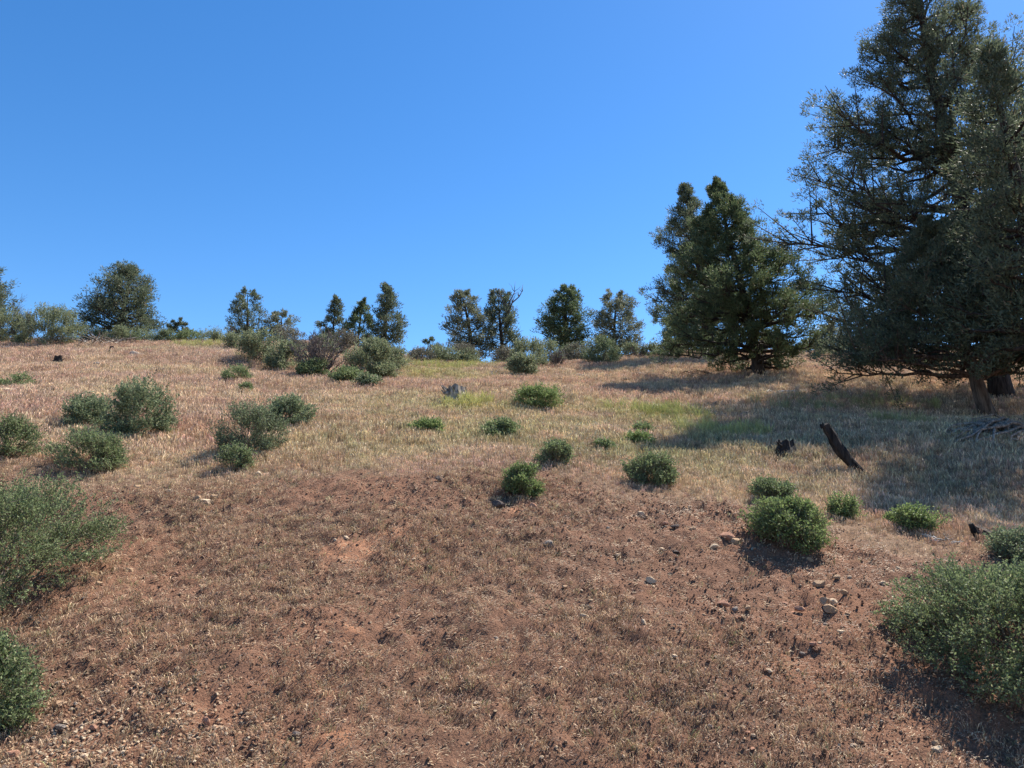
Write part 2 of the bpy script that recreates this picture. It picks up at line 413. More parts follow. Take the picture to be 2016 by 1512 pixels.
def grass_proto(name, n, h0, h1, rad, lean, wid, head=0.35, seed=0):
    r = np.random.default_rng(seed)
    V, Q, col = [], [], []
    for i in range(n):
        a = r.uniform(0, 2 * math.pi); b = np.array([math.cos(a), math.sin(a), 0]) * rad * math.sqrt(r.uniform(0, 1))
        az = r.uniform(0, 2 * math.pi); d = np.array([math.cos(az), math.sin(az), 0]); side = np.array([-d[1], d[0], 0])
        ang2 = r.uniform(0, math.pi); side = np.array([math.cos(ang2), math.sin(ang2), 0])
        h = r.uniform(h0, h1); ln = lean * r.uniform(0.2, 1.2); ww = wid * r.uniform(0.7, 1.3)
        pts = [b, b + d * h * ln * .25 + [0, 0, h * .45], b + d * h * ln * .6 + [0, 0, h * .80], b + d * h * ln * 1.15 + [0, 0, h * (1 - .10 * ln)]]
        ws = [ww * .6, ww * .55, ww * (1.6 if r.random() < head else .6), ww * .12]
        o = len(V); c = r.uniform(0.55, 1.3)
        for p, w_ in zip(pts, ws):
            V += [p - side * w_ * .5, p + side * w_ * .5]
        for k in range(3): Q.append([o + 2 * k, o + 2 * k + 1, o + 2 * k + 3, o + 2 * k + 2])
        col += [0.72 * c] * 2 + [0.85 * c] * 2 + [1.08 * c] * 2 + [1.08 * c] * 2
    me = mesh_np(name, np.array(V), np.array(Q), 4, M['grass'])
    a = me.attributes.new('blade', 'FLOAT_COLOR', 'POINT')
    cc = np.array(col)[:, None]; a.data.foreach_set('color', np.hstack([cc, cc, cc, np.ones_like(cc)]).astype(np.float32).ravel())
    return me
def straw_proto(name, seed):
    r = np.random.default_rng(seed); n = 7
    P = np.stack([r.normal(0, .03, n), r.normal(0, .03, n), r.uniform(0, .008, n)], 1); a = r.uniform(0, 6.28, n)
    D = unit(np.stack([np.cos(a), np.sin(a), r.normal(0, .25, n)], 1)); S = np.stack([-np.sin(a), np.cos(a), 0 * a], 1) * r.uniform(.0016, .0032, n)[:, None]; L = r.uniform(.010, .030, n)[:, None]
    V = np.stack([P - S, P + S, P + D * L + S * .6, P + D * L - S * .6], 1).reshape(-1, 3)
    me = mesh_np(name, V, np.arange(n * 4).reshape(n, 4), 4, M['grass']); c = np.repeat(r.uniform(.6, 1.2, n), 4)[:, None]
    me.attributes.new('blade', 'FLOAT_COLOR', 'POINT').data.foreach_set('color', np.hstack([c, c, c, np.ones_like(c)]).astype(np.float32).ravel()); return me
def rock_mesh(name, material, seed, flat=0.6, sub=2, jag=0.28, planes=9):
    import bmesh
    r = np.random.default_rng(seed); bm = bmesh.new(); bmesh.ops.create_icosphere(bm, subdivisions=sub, radius=1.0)
    V = np.array([v.co[:] for v in bm.verts])
    nrm = unit(r.normal(size=(planes, 3))); dist = r.uniform(0.40, 0.85, planes)
    for nn, dd in zip(nrm, dist):
        ex = V @ nn - dd; V = V - np.outer(np.clip(ex, 0, None), nn)
    V = V * (1 + jag * 0.25 * r.uniform(-1, 1, (len(V), 1))) * np.array([1, r.uniform(.65, 1), flat])
    for v, c in zip(bm.verts, V): v.co = c
    me = bpy.data.meshes.new(name); bm.to_mesh(me); bm.free(); me.materials.append(material)
    return me

# ------------------------------------------------------------------ grass and soil crumbs
PATCH = [  # photograph pixel, radius (m), colour, weight
    ((920, 803), 0.9, (0.52, 0.49, 0.17), .8), ((1270, 818), 1.1, (0.38, 0.38, 0.13), .75), ((1340, 824), 1.0, (0.40, 0.38, 0.14), .65),
    ((1420, 858), 0.9, (0.46, 0.45, 0.17), .8), ((1380, 870), 1.0, (0.44, 0.42, 0.17), .6), ((850, 735), 2.4, (0.45, 0.45, 0.16), .75), ((900, 728), 1.9, (0.45, 0.44, 0.17), .7),
    ((395, 682), 1.5, (0.45, 0.44, 0.17), .7), ((1000, 850), 2.2, (0.43, 0.38, 0.18), .6), ((1180, 890), 1.3, (0.41, 0.37, 0.19), .7),
    ((1350, 900), 1.6, (0.41, 0.37, 0.19), .65), ((820, 800), 2.6, (0.45, 0.40, 0.20), .55), ((740, 850), 2.4, (0.49, 0.40, 0.22), .5),
    ((1240, 850), 1.7, (0.43, 0.39, 0.20), .55), ((1600, 900), 2.0, (0.37, 0.33, 0.20), .7), ((1800, 900), 3.0, (0.38, 0.32, 0.20), .6), ((900, 870), 1.6, (0.46, 0.40, 0.22), .5),
    ((1090, 790), 1.7, (0.43, 0.40, 0.18), .5), ((300, 690), 1.8, (0.48, 0.42, 0.24), .5), ((470, 690), 2.0, (0.56, 0.48, 0.34), .6), ((1520, 820), 2.0, (0.34, 0.30, 0.18), .5)]
PATCH = [(at(*p), r_, np.array(c), wt) for p, r_, c, wt in PATCH]
def grass_colour(x, y):
    n1 = 0.5 + 0.5 * np.clip(fbm(x * 0.35, y * 0.35, 3, 91), -1, 1); n2 = 0.5 + 0.5 * np.clip(fbm(x * 0.7 + 5, y * 0.7, 3, 95), -1, 1)
    pink = np.array([0.56, 0.385, 0.275]); straw = np.array([0.64, 0.49, 0.31]); rust = np.array([0.52, 0.335, 0.225])
    c = pink[None] * (1 - n1[:, None]) + straw[None] * n1[:, None]
    k = np.clip(n2 * 1.5 - 0.65, 0, .75)[:, None]; c = c * (1 - k) + rust[None] * k
    for p, r_, col, wt in PATCH:
        d = np.hypot(x - p[0], (y - p[1]) * 0.8) / r_ + 0.35 * fbm(x * 1.6, y * 1.6, 2, 63)
        k = (wt * (1 - sstep(d, 0.25, 1.1)))[:, None] * rng.choice([0.6, 1.0, 1.0], (len(x), 1)); c = c * (1 - k) + col[None] * k
    return c * np.clip(rng.normal(0.95, 0.24, (len(x), 1)), .4, 1.5) * (1 + rng.normal(0, 0.05, (len(x), 3)))
def wedge(n, y0, y1, margin=1.6):
    y = y0 + (y1 - y0) * rng.random(n); wmax = 0.72 * y1 + margin
    x = rng.uniform(-wmax, wmax, n); k = np.abs(x) < 0.72 * y + margin
    return x[k], y[k]
def place_grass():
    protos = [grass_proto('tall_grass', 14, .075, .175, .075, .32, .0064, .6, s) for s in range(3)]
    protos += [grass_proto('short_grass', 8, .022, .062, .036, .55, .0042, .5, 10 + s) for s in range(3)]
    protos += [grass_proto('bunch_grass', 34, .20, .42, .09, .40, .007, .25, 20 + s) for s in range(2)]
    xs, ys, vs, ss = [], [], [], []
    # the grassland above the lip
    for y0, y1, dens, sc_ in ((6.6, 11, 470, .72), (11, 16, 240, .9), (16, 24, 120, 1.0), (24, 34, 64, 1.08), (34, 46, 42, 1.1)):
        area = (y1 - y0) * 2 * (0.72 * y1 + 1.6); x, y = wedge(int(area * dens), y0, y1)
        thin = 0.5 + 0.5 * fbm(x * .5, y * .5, 3, 71)
        k = (rng.random(len(x)) > soilness(x, y) * 1.0) & (rng.random(len(x)) < 0.55 + 0.6 * thin)
        x, y = x[k], y[k]; xs.append(x); ys.append(y); vs.append(rng.integers(0, 3, len(x)))
        edge = np.clip(.45 + (y - ylip(x)) / 3.0, 0.45, 1.0)
        ss.append(sc_ * edge * rng.uniform(.6, 1.25, len(x)))
    # thin short grass on the bank
    x, y = wedge(165000, 3.2, 10.0, 0.8)
    cov = 0.22 + 0.55 * fbm(x * .55, y * .55, 3, 61) + 0.45 * fbm(x * 2.6, y * 2.6, 2, 66) - 0.26 * sstep(x, -0.3, 1.6) * sstep(y, 5.6, 7.0)
    k = (rng.random(len(x)) < soilness(x, y) + .15) & (rng.random(len(x)) < np.clip(cov, 0.04, 1))
    for p, rr in zip(RED, (.26, .14, .1, .1, .1)): k &= (np.hypot(x - p[0], y - p[1]) > rr) | (rng.random(len(x)) < .12)
    x, y = x[k], y[k]; nb = len(x); xs.append(x); ys.append(y); vs.append(rng.integers(3, 6, nb)); ss.append(rng.uniform(.45, 1.15, nb))
    x = np.concatenate(xs); y = np.concatenate(ys); v = np.concatenate(vs); s = np.concatenate(ss)
    col = grass_colour(x, y)
    b = v >= 3
    bc = np.array([[0.60, 0.44, 0.28], [0.46, 0.30, 0.205], [0.34, 0.215, 0.15], [0.55, 0.42, 0.25], [0.32, 0.31, 0.14]])
    col[b] = bc[rng.choice(5, b.sum(), p=[.34, .27, .2, .15, .04])] * rng.uniform(.6, 1.25, (b.sum(), 1))
    # taller bunches in the green patches and along the crest
    bx, by, bc2, bs = [], [], [], []
    for (px, py), n, rr, c in (((920, 800), 40, .45, (.55, .53, .18)), ((1270, 815), 50, .8, (.38, .40, .13)), ((1340, 822), 40, .7, (.39, .40, .14)), ((1420, 858), 70, .7, (.47, .46, .18)),
                               ((850, 728), 150, 1.9, (.47, .47, .16)), ((910, 722), 120, 1.6, (.47, .46, .17)), ((395, 680), 80, 1.1, (.50, .49, .18)), ((1080, 705), 30, .5, (.38, .42, .11)),
                               ((1780, 840), 40, .5, (.42, .40, .18)), ((1730, 800), 60, 1.2, (.42, .42, .18)), ((20, 668), 60, 1.0, (.46, .45, .17)), ((145, 668), 30, .7, (.46, .45, .18)),
                               ((1270, 690), 60, 1.2, (.44, .44, .2)), ((330, 670), 70, 2.0, (.45, .42, .2)), ((560, 715), 70, 1.5, (.42, .40, .18)), ((790, 720), 50, 1.0, (.44, .42, .18)), ((1590, 800), 50, 1.2, (.36, .36, .17)), ((1140, 705), 50, 1.2, (.48, .42, .22))):
        p = at(px, py); a = rng.uniform(0, 6.28, n); q = rr * np.sqrt(rng.random(n))
        bx.append(p[0] + q * np.cos(a) * 1.2); by.append(p[1] + q * np.sin(a)); bc2.append(np.array(c)[None] * rng.uniform(.75, 1.15, (n, 1))); bs.append(rng.uniform(.45, .95, n))
    bx = np.concatenate(bx); by = np.concatenate(by)
    x = np.concatenate([x, bx]); y = np.concatenate([y, by]); s = np.concatenate([s] + bs); col = np.vstack([col] + bc2); v = np.concatenate([v, rng.integers(6, 8, len(bx))])
    n = len(x); z = ground(x, y) + micro(x, y) - 0.004
    rot = np.stack([rng.normal(0, .12, n), rng.normal(0, .12, n), rng.uniform(0, 6.28, n)], 1)
    up = v < 3
    scatter('dry_grass', protos[:3] + protos[6:], np.stack([x, y, z], 1)[v != -1][(up | (v >= 6))], rot[up | (v >= 6)], s[up | (v >= 6)],
            np.where(v >= 6, v - 3, v)[up | (v >= 6)], col[up | (v >= 6)], 'dry pinkish tan cheatgrass with green patches covering the upper slope', 'grass')
    b = (v >= 3) & (v < 6)
    lit = [straw_proto('straw', 30 + k) for k in range(2)]; lx, ly = wedge(48000, 3.2, 10.6, 0.8)
    k = rng.random(len(lx)) < 0.25 + 0.75 * soilness(lx, ly) * np.clip(.55 + .6 * fbm(lx * .9, ly * .9, 3, 19), .15, 1); lx, ly = lx[k], ly[k]; m = len(lx)
    lz = ground(lx, ly) + micro(lx, ly) + .006; gy_ = (ground(lx, ly + .1) - ground(lx, ly - .1)) / .2
    lrot = np.stack([np.arctan(gy_) + rng.normal(0, .2, m), rng.normal(0, .2, m), rng.uniform(-.6, .6, m)], 1)
    lcol = np.array([[.58, .43, .27], [.44, .30, .20], [.33, .21, .145]])[rng.integers(0, 3, m)] * rng.uniform(.6, 1.15, (m, 1))
    pk = np.stack([x, y, z], 1)
    scatter('bank_grass', protos[3:6] + lit, np.vstack([pk[b], np.stack([lx, ly, lz], 1)]), np.vstack([rot[b], lrot]), np.concatenate([s[b], rng.uniform(.6, 1.3, m)]),
            np.concatenate([v[b] - 3, rng.integers(3, 5, m)]), np.vstack([col[b], lcol]), 'thin short straw grass growing over the bare red-brown bank', 'grass')
    return n
NG = place_grass()

def place_crumbs():
    protos = [rock_mesh('crumb', M['clod'], 100 + k, 0.75, 1, .5, 5) for k in range(5)]
    x, y = wedge(240000, 3.2, 10.4, 0.8)
    k = rng.random(len(x)) < soilness(x, y) * (0.55 + 0.5 * fbm(x * 1.2, y * 1.2, 3, 14)) + .03
    x, y = x[k], y[k]; n = len(x)
    s = np.clip(0.0042 * np.exp(np.abs(rng.normal(0, .60, n))), 0, .017)
    soilc = np.array([[.215, .118, .077], [.26, .142, .09], [.17, .098, .067], [.36, .225, .14], [.50, .36, .235]])
    col = soilc[rng.choice(5, n, p=[.33, .27, .2, .13, .07])] * rng.uniform(.75, 1.2, (n, 1))
    # gravel apron at the lower left
    c = at(90, 1490); m = 5200; a = rng.uniform(0, 6.28, m); q = np.sqrt(rng.random(m))
    gx = c[0] + q * np.cos(a) * 1.25 + .2; gy = c[1] + q * np.sin(a) * 0.75
    keep = rng.random(m) < (1.15 - q); gx, gy = gx[keep], gy[keep]; m = len(gx)
    gs = rng.uniform(.006, .019, m)
    gc = np.array([[.50, .35, .225], [.40, .24, .15], [.30, .235, .18], [.58, .45, .31]])[rng.choice(4, m, p=[.4, .3, .12, .18])] * rng.uniform(.75, 1.15, (m, 1))
    X = np.concatenate([x, gx]); Y = np.concatenate([y, gy]); S = np.concatenate([s, gs]); Cc = np.vstack([col, gc]); n = len(X)
    z = ground(X, Y) + micro(X, Y) + S * 0.25
    scatter('soil_crumbs', protos, np.stack([X, Y, z], 1), rng.uniform(-.5, .5, (n, 3)) + np.array([0, 0, 1]) * rng.uniform(0, 6.28, (n, 1)), S, rng.integers(0, 5, n), Cc,
            'loose soil crumbs and small gravel strewn over the bare bank', 'gravel')
place_crumbs()

# ------------------------------------------------------------------ trees
def make_tree(name, base, height, prof, label, group=None, trunk_r=0.16, lean=(0, 0), n_limb=60, tuft=0.22, n_leaf=26, leaf=(0.085, 0.028), bare=0.12,
              fol='juniper', bark='bark_dark', seed=1, side=4, dens=1.0, split_limbs=False, droop=0.0, inset=.75, thin=0.0, dead_top=False, fork=None, cat='tree', trunk_bend=0.03):
    """prof: (height fraction, reach to the left, reach to the right) in metres"""
    r = np.random.default_rng(seed)
    root = thing(name, (base[0], base[1], base[2] - 0.05), label, cat, group)
    H = height + 0.05
    hf = np.array([p[0] for p in prof]); lf = np.array([p[1] for p in prof]); rf = np.array([p[2] for p in prof])
    def axis_pt(z):
        t = z / H
        return np.stack([lean[0] * t + trunk_bend * H * np.sin(t * 3.3 + seed) * t, lean[1] * t + trunk_bend * .6 * H * np.sin(t * 2.7 + seed * 2) * t, z], -1)
    zt = np.linspace(-0.15, H * 0.97, 22); tr = trunk_r * np.clip(1 - np.clip(zt, 0, None) / H, 0.03, 1) ** 0.85
    tr = tr * (1 + 0.35 * np.exp(-np.clip(zt, 0, None) / (trunk_r * 1.2)))
    V, q, t3 = tube(axis_pt(zt), tr, 12, .07, True, r, .10)
    trunk = link('trunk', mixmesh('trunk', [(V, q, t3)], M[bark], True), root)
    limb_parts, tufts, outd = [], [], []
    P0l, P1l, R0l, R1l = [], [], [], []
    for i in range(n_limb):
        u = (i + r.random()) / n_limb
        h = H * (bare + (0.985 - bare) * u ** 0.92); az = i * 2.39996 + r.normal(0, .35); c = math.cos(az)
        rl = np.interp(h / H, hf, lf); rr = np.interp(h / H, hf, rf)
        rad = max(rl * (1 - c) / 2 + rr * (1 + c) / 2 - tuft * inset, .03) * r.uniform(.62, 1.06)
        if rad < 0.05: rad = 0.05
        rise = rad * r.uniform(.12, .55) * (1 if h / H > .35 else (.35 - droop))
        a = axis_pt(np.array([max(h - rise, 0.15)]))[0]
        tip = axis_pt(np.array([h]))[0] + np.array([math.cos(az) * rad, math.sin(az) * rad, r.normal(0, .03) * rad])
        pts = bend(a, tip, 9, .22 if h / H > .3 else .05, .018, r)
        lr = max(trunk_r * 0.42 * (1 - h / H * .8) * min(1, rad / 1.2 + .25), 0.012)
        limb_parts.append((*tube(pts, np.linspace(lr, lr * .16, 9), 6, .05, True, r), h))
        out = unit(np.array([math.cos(az), math.sin(az), .35]))
        ns = max(2, int(side * (0.6 + rad / 1.3) * dens))
        ts = r.uniform(.38, 1.0, ns)
        idx = ts * 8; i0 = np.minimum(idx.astype(int), 7); fr = (idx - i0)[:, None]; s0 = pts[i0] * (1 - fr) + pts[i0 + 1] * fr
        sd = unit(out[None] * .75 + r.normal(0, .62, (ns, 3)) + np.array([0, 0, .35])); sl_ = rad * r.uniform(.12, .34, ns)[:, None] + tuft * .5
        s1 = s0 + sd * sl_
        P0l.append(s0); P1l.append(s1); R0l.append(np.full(ns, lr * .30)); R1l.append(np.full(ns, lr * .10))
        for w_ in (.62, 1.05):
            k = r.random(ns) < (.92 if h / H < .5 else .92 - thin)
            if k.any():
                tufts.append((s0 + (s1 - s0) * w_ + r.normal(0, tuft * .12, s0.shape))[k]); outd.append(np.repeat(out[None], k.sum(), 0))
        tufts.append(tip[None]); outd.append(out[None])
    Vs, Qs = segs(np.vstack(P0l), np.vstack(P1l), np.concatenate(R0l), np.concatenate(R1l), 4)
    crown_twigs = (Vs, Qs, np.zeros((0, 3), int))
    if split_limbs:
        for lp in limb_parts: link('limb', mixmesh('limb', [lp[:3]], M[bark], True), trunk)
        link('twigs', mixmesh('twigs', [crown_twigs], M[bark], False), root)
    else:
        link('limbs', mixmesh('limbs', [lp[:3] for lp in limb_parts] + [crown_twigs], M[bark], True), root)
    Tc = np.vstack(tufts); Od = np.vstack(outd); nt_ = len(Tc)
    size = tuft * r.uniform(.65, 1.3, nt_) * np.clip(1.25 - .75 * (Tc[:, 2] / H) ** 4, .5, 1.0)
    n = nt_ * n_leaf; k = np.repeat(np.arange(nt_), n_leaf)
    off = unit(r.normal(size=(n, 3))) * (r.random((n, 1)) ** .42) * size[k][:, None] * np.array([1, 1, .85])
    P = Tc[k] + off
    D = unit(off / size[k][:, None] * .8 + Od[k] * .45 + np.array([0, 0, .45]) + r.normal(0, .45, (n, 3)))
    Vv, Fc, kk = leaves(P - D * leaf[0] * .4, D, leaf[0] * r.uniform(.6, 1.35, n), leaf[1] * r.uniform(.7, 1.4, n), False, r)
    tn = np.clip(r.beta(2.0, 2.0, n) * .78 + r.normal(0, .09, nt_)[k], 0, .99); tn[r.random(n) < .04] = 1.0
    link('crown', mesh_np('crown', Vv, Fc, kk, M[fol], np.repeat(tn, kk)), root)
    return root, limb_parts
def tree_px(name, cx, vbase, vtop, prof_px, label, Y=None, base=None, topx=None, **kw):
    b = base if base is not None else (at(cx, vbase) if Y is None else atY(cx, Y))
    ppm = F / depth(b)
    H = zpix(vtop, b[1]) - b[2]
    prof = []
    for v, xl, xr in prof_px:
        h = (zpix(v, b[1]) - b[2]) / H
        pp = F / (b[1] * cp + (zpix(v, b[1]) - CAM_H) * sp)
        axx = cx + ((topx - cx) * h if topx is not None else 0)
        prof.append((h, max((axx - xl) / pp, .05), max((xr - axx) / pp, .05)))
    prof.sort(key=lambda p: p[0])
    if topx is not None: kw['lean'] = ((topx - cx) / ppm, 0)
    return make_tree(name, b, H, prof, label, **kw)

# the tall junipers at the right
tree_px('juniper_tree', 1972, 785, -240, [(-235, 1885, 1912), (-140, 1865, 1960), (-40, 1845, 1990), (40, 1815, 2040), (130, 1762, 2080), (220, 1690, 2130), (300, 1645, 2180), (400, 1612, 2220), (480, 1582, 2250), (560, 1605, 2260), (640, 1628, 2250), (710, 1640, 2200), (785, 1800, 2100)],
        'tall dark juniper at the right edge whose top runs out of the picture', topx=1902, trunk_r=.25, n_limb=225, tuft=.21, n_leaf=78, leaf=(.080, .024), side=5, bare=.10, seed=3, split_limbs=True, dens=1.1, thin=.32, inset=1.15, fol='juniper', group='junipers on the slope')
tree_px('juniper_tree', 1945, 822, 430, [(435, 1850, 1960), (500, 1800, 2000), (580, 1740, 2040), (660, 1690, 2060), (720, 1660, 2060), (770, 1665, 2060), (822, 1850, 1990)],
        'leaning brown trunk juniper over exposed roots in front of the tall dark one', topx=1862, trunk_r=.155, n_limb=90, tuft=.20, n_leaf=60, leaf=(.08, .025), side=5, bare=.22, bark='bark', seed=8, split_limbs=True, droop=.3, fol='juniper', group='junipers on the slope', trunk_bend=.0)
tree_px('juniper_tree', 2084, 866, 90, [(100, 2030, 2080), (180, 2000, 2150), (250, 1970, 2300), (400, 1955, 2380), (540, 1950, 2420), (680, 1970, 2400), (800, 2010, 2300)],
        'juniper cut off by the right edge with bare lower branches', topx=2050, trunk_r=.22, n_limb=90, tuft=.24, n_leaf=40, leaf=(.09, .027), side=4, bare=.22, seed=14, split_limbs=True, group='junipers on the slope')
# pair of junipers in the middle right
bA = at(1495, 737)
tree_px('juniper_tree', 1495, 737, 350, [(352, 1428, 1455), (400, 1405, 1480), (440, 1390, 1515), (490, 1370, 1545), (540, 1335, 1605), (590, 1305, 1630), (640, 1305, 1635), (680, 1320, 1610), (715, 1370, 1590), (737, 1420, 1550)],
        'full dark green juniper with thick trunk standing in its own shadow', base=bA, topx=1440, trunk_r=.18, n_limb=140, tuft=.20, n_leaf=62, leaf=(.088, .028), side=5, bare=.05, droop=.25, seed=21, split_limbs=True, fol='juniper_green', group='junipers on the slope')
tree_px('juniper_tree', 1400, 706, 358, [(360, 1360, 1382), (400, 1350, 1400), (440, 1312, 1420), (490, 1305, 1440), (530, 1312, 1450), (560, 1268, 1460), (620, 1272, 1470), (660, 1300, 1470), (706, 1320, 1450)],
        'narrow topped juniper just behind and left of the full dark green one', topx=1372, trunk_r=.26, n_limb=100, tuft=.25, n_leaf=54, leaf=(.105, .033), side=4, bare=.07, seed=27, split_limbs=True, group='junipers on the slope')
# crest junipers
RT = [
    (232, 645, 520, [(522, 215, 240), (560, 170, 275), (590, 150, 300), (620, 140, 303), (645, 165, 300)], 'broad round topped juniper on the crest at the left', dict(Y=38.5, n_limb=70, tuft=.34, bare=.12, trunk_r=.2, seed=31, topx=236)),
    (-60, 650, 500, [(505, -80, -25), (560, -110, 0), (600, -120, 14), (650, -110, 8)], 'juniper cut off by the left edge of the picture', dict(Y=36.5, n_limb=50, tuft=.32, bare=.1, trunk_r=.18, seed=32)),
    (480, 665, 572, [(574, 478, 496), (600, 450, 514), (630, 445, 518), (665, 455, 520)], 'small juniper with leaning double top left of the sparse dark one', dict(Y=40.5, n_limb=34, tuft=.26, bare=.08, trunk_r=.12, seed=33, topx=488)),
    (553, 668, 612, [(614, 535, 560), (630, 522, 585), (650, 518, 592), (668, 525, 590)], 'low sparse dark juniper behind the grey dead shrub', dict(Y=41, n_limb=26, tuft=.24, bare=.08, trunk_r=.1, seed=34, fol='juniper_grey')),
    (656, 672, 585, [(587, 653, 663), (615, 640, 672), (640, 628, 680), (672, 625, 682)], 'slender spire topped young juniper, leftmost of three close together', dict(Y=40.5, n_limb=34, tuft=.22, bare=.05, trunk_r=.09, seed=35)),
    (705, 676, 592, [(594, 700, 711), (620, 692, 720), (640, 680, 735), (676, 672, 742)], 'dense dark green young juniper, middle of three close together', dict(Y=40, n_limb=40, tuft=.22, bare=.04, trunk_r=.09, seed=36, fol='juniper_green')),
    (758, 680, 558, [(560, 746, 754), (585, 735, 768), (620, 733, 785), (645, 733, 803), (680, 735, 798)], 'tallest of three close junipers, conical with open lower right branches', dict(Y=39.5, n_limb=52, tuft=.25, bare=.08, trunk_r=.12, seed=37, topx=750)),
    (845, 695, 664, [(666, 838, 852), (680, 825, 864), (695, 822, 866)], 'tiny green juniper peeping over the crest beside the half dead tree', dict(Y=41, n_limb=14, tuft=.2, bare=.05, trunk_r=.06, seed=38, fol='juniper_green')),
    (930, 700, 572, [(575, 905, 925), (600, 888, 945), (640, 880, 955), (670, 873, 965), (700, 890, 960)], 'half dead juniper with bare forked branches sticking out of its top', dict(Y=38.5, n_limb=56, tuft=.25, bare=.12, trunk_r=.15, seed=39, fol='juniper_grey', topx=915, dens=.85)),
    (990, 698, 570, [(572, 975, 1005), (600, 962, 1018), (640, 955, 1025), (675, 955, 1032), (698, 970, 1020)], 'upright juniper right of the half dead one', dict(Y=39.5, n_limb=52, tuft=.27, bare=.1, trunk_r=.14, seed=40, topx=988)),
    (1122, 685, 563, [(565, 1112, 1122), (590, 1088, 1145), (615, 1078, 1160), (640, 1062, 1162), (660, 1064, 1160), (685, 1110, 1140)], 'dense green juniper on the crest with a bare trunk under its crown', dict(Y=39.5, n_limb=70, tuft=.27, bare=.24, trunk_r=.2, seed=41, fol='juniper_green', topx=1117, droop=.2)),
    (1215, 680, 577, [(580, 1195, 1225), (600, 1172, 1246), (630, 1166, 1256), (660, 1166, 1266), (680, 1175, 1262)], 'open greyish juniper beside the dense green one on the crest', dict(Y=40, n_limb=60, tuft=.26, bare=.1, trunk_r=.13, seed=42, fol='juniper_grey', dens=.85, topx=1210)),
    (335, 665, 630, [(632, 331, 339), (650, 328, 343), (665, 328, 344)], 'knee high juniper seedling, left one of two on the crest', dict(Y=39, n_limb=10, tuft=.17, bare=.05, trunk_r=.04, seed=43)),
    (354, 665, 628, [(630, 350, 358), (650, 347, 363), (665, 346, 364)], 'knee high juniper seedling, right one of two on the crest', dict(Y=39, n_limb=10, tuft=.17, bare=.05, trunk_r=.04, seed=44)),
    (1330, 690, 650, [(652, 1320, 1345), (670, 1300, 1360), (690, 1300, 1360)], 'low dark juniper scrub tucked behind the paired junipers', dict(Y=39, n_limb=22, tuft=.25, bare=.05, trunk_r=.07, seed=45)),
    (1640, 690, 640, [(642, 1625, 1655), (665, 1600, 1685), (690, 1600, 1690)], 'low grey juniper scrub on the crest seen between the big trees', dict(Y=38.5, n_limb=24, tuft=.26, bare=.05, trunk_r=.07, seed=46, fol='juniper_grey')),
]
for cx, vb, vt, pr, lab, kw in RT:
    kw = dict(dict(n_leaf=25, leaf=(.125, .042), side=4.5, trunk_bend=.05, inset=.0), **kw)
    root, _ = tree_px('juniper_tree' if kw['n_limb'] > 12 else 'juniper_seedling', cx, vb, vt, pr, lab, group='junipers on the crest', **kw)
    if 'half dead' in lab: half_dead = root
def dead_branch(root, pts, r0, seed):
    r = np.random.default_rng(seed); parts = [tube(np.array(pts), np.linspace(r0, r0 * .2, len(pts)), 6, .05, True, r)]
    P = np.array(pts)
    for k in range(9):
        i = r.integers(1, len(P)); d = unit(np.array([r.normal(0, .6), r.normal(0, .5), 1.0])); L = r.uniform(.25, .6)
        q = bend(P[i], P[i] + d * L, 4, .1, .05, r); parts.append(tube(q, np.linspace(r0 * .35, r0 * .08, 4), 4, 0, True, r))
    link('dead_branch', mixmesh('dead_branch', parts, M['dead_twig'], True), root)
hb = np.array(half_dead.location); pm = depth(hb) / F
def hd(px, py): return ((px - 930) * pm, -.35, zpix(py, hb[1]) - hb[2])
dead_branch(half_dead, [hd(935, 660), hd(938, 630), hd(936, 605), hd(926, 590), hd(922, 572)], .07, 1)
dead_branch(half_dead, [hd(936, 645), hd(940, 620), hd(948, 600), hd(962, 588), hd(968, 578)], .07, 2)
dead_branch(half_dead, [hd(938, 620), hd(943, 598), hd(950, 585), hd(953, 578)], .05, 3)

